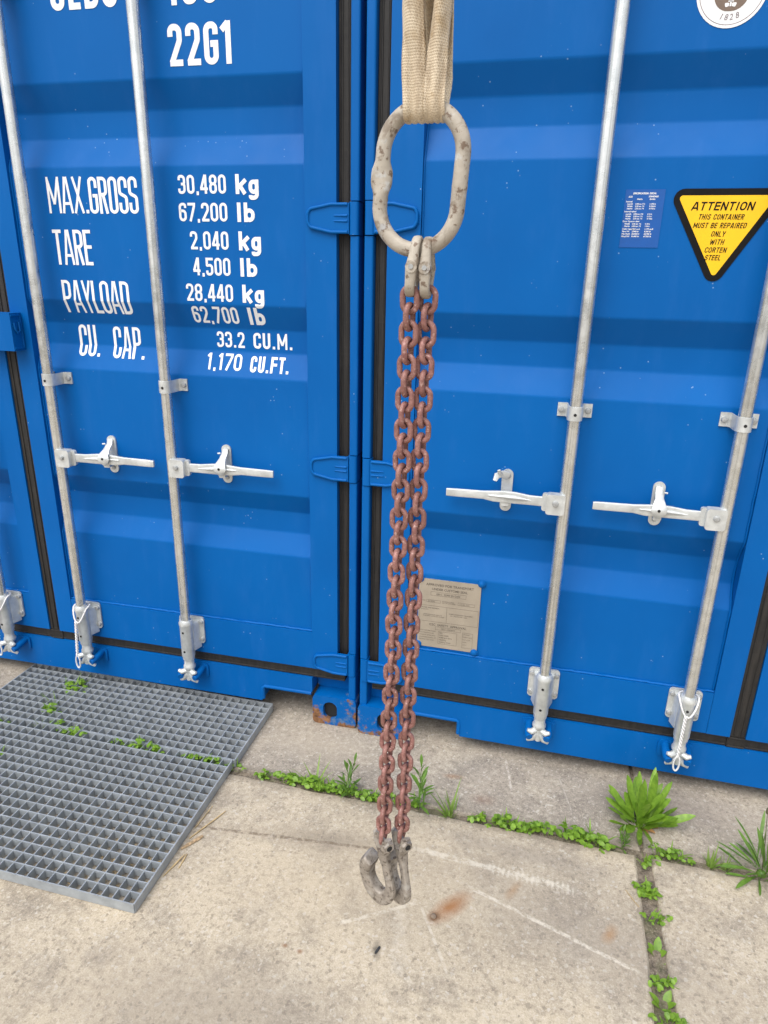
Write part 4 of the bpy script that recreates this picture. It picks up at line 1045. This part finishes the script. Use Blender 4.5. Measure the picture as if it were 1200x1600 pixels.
for i, (k_, x, y) in enumerate(J2):
    x = .936+(x-.955)*.3
    if k_ == 'c': weed(k_, x, y, 200+i, .027, 'low leafy clump in the joint running away from the containers', 'weed', 'clumps in the joint running away from the containers', -.006)
    else: weed(k_, x, y, 200+i, .030, 'weed with a few broad round leaves in the joint running away from the containers', 'weed', 'broad-leaved weeds in the joint running away from the containers', -.004)
J3 = [('g', -1.122, -.034), ('c', -1.136, -.082), ('g', -1.132, -.166), ('c', -1.123, -.216), ('c', -1.029, -.275), ('g', -1.091, -.291), ('c', -.943, -.305), ('c', -1.248, -.305), ('c', -1.12, -.462), ('c', -.780, -.300), ('c', -.679, -.295), ('c', -.631, -.302), ('c', -.495, -.300), ('c', -.452, -.302), ('c', -.405, -.300), ('c', -1.100, -.05)]
big3 = {0: .040, 1: .036, 2: .034, 3: .042, 4: .032, 5: .028, 6: .034, 9: .020, 10: .042, 11: .024, 12: .024, 13: .028, 14: .022, 15: .034}
GLB = {1: 'leafy clump in the grating one tuft away from the container sill', 3: 'bright leafy clump standing highest where the joints cross under the grating', 8: 'lone leafy clump in the grating furthest from the container', 10: 'tallest leafy clump standing alone in the middle of the grating', 14: 'leafy clump just inside the grating bar at the open joint', 15: 'leafy clump in the grating against the container sill'}
for i, (k_, x, y) in enumerate(J3):
    if k_ == 'c': weed(k_, x, y, 300+i, big3.get(i, .024), GLB.get(i, 'leafy clump poking up through the steel grating'), 'weed', 'leafy clumps growing through the grating', .008)
    else: weed(k_, x, y, 300+i, big3.get(i, .036), 'small grass tuft poking up through the steel grating', 'grass', 'grass tufts growing through the grating', .004)
def leafy(name, x, y, n, Lr, wr, lean, mat, label, seed, dead=0):
    r = random.Random(seed); root = bpy.data.objects.new(name, None); COL.objects.link(root); root.location = (x, y, -.012); tag(root, label, 'plant')
    MB().lathe([(.004, -.004), (.013, .004), (.012, .012), (.006, .018)], n=10).build('crown', mat, root, smooth=50)
    for i in range(n):
        f = (i+.5)/n; mb = MB(); a = r.uniform(0, 2*math.pi); ox, oy = r.gauss(0, .013), r.gauss(0, .008)
        blade(mb, (ox+math.cos(a)*.006, oy+math.sin(a)*.006, .004), a, r.uniform(*Lr)*(1-.18*f), r.uniform(*wr), max(.03, lean[0]+(lean[1]-lean[0])*f**.8+r.gauss(0, .12)), r.uniform(.0, .7), 13, r.uniform(.12, .35), r.uniform(-.6, .6), .8)
        mb.build('leaf', mat, root, recalc=False, smooth=80)
    for i in range(dead):
        mb = MB(); a = -1.2+i*.5; blade(mb, (0, 0, .004), a, .055, .016, 1.15, .3, 5, .3, 0, .5); mb.build('withered_leaf', M_DEAD, root, recalc=False, smooth=80)
    return root
leafy('plantain_weed', .938, -.196, 60, (.070, .190), (.015, .025), (.05, 1.15), M_LEAF, 'large tuft of broad lance-shaped leaves against the container sill', 5, 3)
rt_ = leafy('ribwort_weed', 1.252, -.292, 46, (.09, .175), (.008, .013), (.12, 1.25), M_LEAF2, 'tuft of long narrow leaves with a thin seed stalk in the joint', 9, 0)
MB().tube([(0, 0, .01), (-.008, .004, .10), (-.020, .010, .205)], [.0014, .0012, .0009], 5).build('seed_stalk', M_SEED, rt_, smooth=60)
MB().lathe([(.002, 0), (.005, .005), (.0045, .016), (.0015, .022)], (-.0205, .010, .203), 8).build('seed_head', M_SEED, rt_, smooth=60)

# ------------------------------------------------------------------ litter
def splinter(p, q_, w, th, label, mat, name, cat, seed, group=None):
    r = random.Random(seed); p, q_ = V(*p), V(*q_); d = (q_-p); s_ = V(-d.y, d.x, 0).normalized(); c0 = (p+q_)/2
    mb = MB(); n = 7; vs = []
    for i in range(n):
        t = i/(n-1); c = p+d*t-c0; ww = w*.5*(math.sin(math.pi*(.12+.76*t))**.6)*r.uniform(.8, 1.15)
        vs += [c-s_*ww, c+s_*ww, c+s_*ww*.7+V(0, 0, th), c-s_*ww*.7+V(0, 0, th*r.uniform(.6, 1))]
    fs = [(3, 2, 1, 0), (4*n-4, 4*n-3, 4*n-2, 4*n-1)]
    for i in range(n-1):
        for k_ in range(4): fs.append((i*4+k_, i*4+(k_+1) % 4, i*4+4+(k_+1) % 4, i*4+4+k_))
    mb.add(vs, fs); o = mb.build(name, mat); o.location = c0
    return tag(o, label, cat, group)
splinter((-.343, -.640, .002), (-.306, -.582, .003), .012, .0035, 'brown wood splinter beside the grating edge', M_CHIP, 'wood_splinter', 'wood', 3)
splinter((-.342, -.735, .002), (-.322, -.655, .004), .004, .002, 'dry straw stalk lying beside the grating edge', M_STRAW, 'straw_stalk', 'straw', 4, 'straw beside the grating')
splinter((-.340, -.600, .002), (-.285, -.478, .004), .004, .002, 'dry straw stalk lying beside the grating edge', M_STRAW, 'straw_stalk', 'straw', 5, 'straw beside the grating')
splinter((-.316, -.700, .001), (-.318, -.652, .002), .005, .002, 'dry straw stalk lying beside the grating edge', M_STRAW, 'straw_stalk', 'straw', 6, 'straw beside the grating')
splinter((-.343, -.560, .002), (-.333, -.470, .004), .003, .002, 'dry straw stalk lying beside the grating edge', M_STRAW, 'straw_stalk', 'straw', 7, 'straw beside the grating')
splinter((.905, -.500, .002), (.875, -.455, .003), .002, .002, 'thin dry twig lying near the joint', M_STRAW, 'twig', 'twig', 8)
mb = MB(); r = random.Random(21)
for i in range(190):
    x = gx1-abs(r.gauss(0, .16))-.012; y = gy0+abs(r.gauss(0, .22))+.012
    if x < gx0+.02 or y > 0: continue
    a = r.uniform(0, 6.28); L_ = r.uniform(.006, .026); w = r.uniform(.0012, .0042); z = .0015+r.random()*.006; c = V(x, y, z)
    d = V(math.cos(a), math.sin(a), r.gauss(0, .12))*L_*.5; s_ = V(-math.sin(a), math.cos(a), 0)*w*.5
    mb.add([c-d-s_, c-d+s_, c+d+s_*.6, c+d-s_*.6, c+V(0, 0, w*.5)], [(0, 1, 4), (1, 2, 4), (2, 3, 4), (3, 0, 4), (3, 2, 1, 0)])
o = mb.build('wood_chips', M_STRAW); tag(o, 'scattered dry straw and wood chips inside the grating cells', 'wood chips', kind='stuff')
mb = MB().lathe([(.003, 0), (.0075, .002), (.006, .006), (.002, .008)], n=9); o = mb.build('pebble', M_PEB, None, (.388, -.664, -.001), smooth=50); tag(o, 'small dark pebble at the head of the rust stain', 'pebble')
splinter((.268, -.800, .001), (.275, -.780, .002), .008, .002, 'torn scrap of black plastic lying on the concrete', M_SCRAP, 'plastic_scrap', 'scrap', 31)
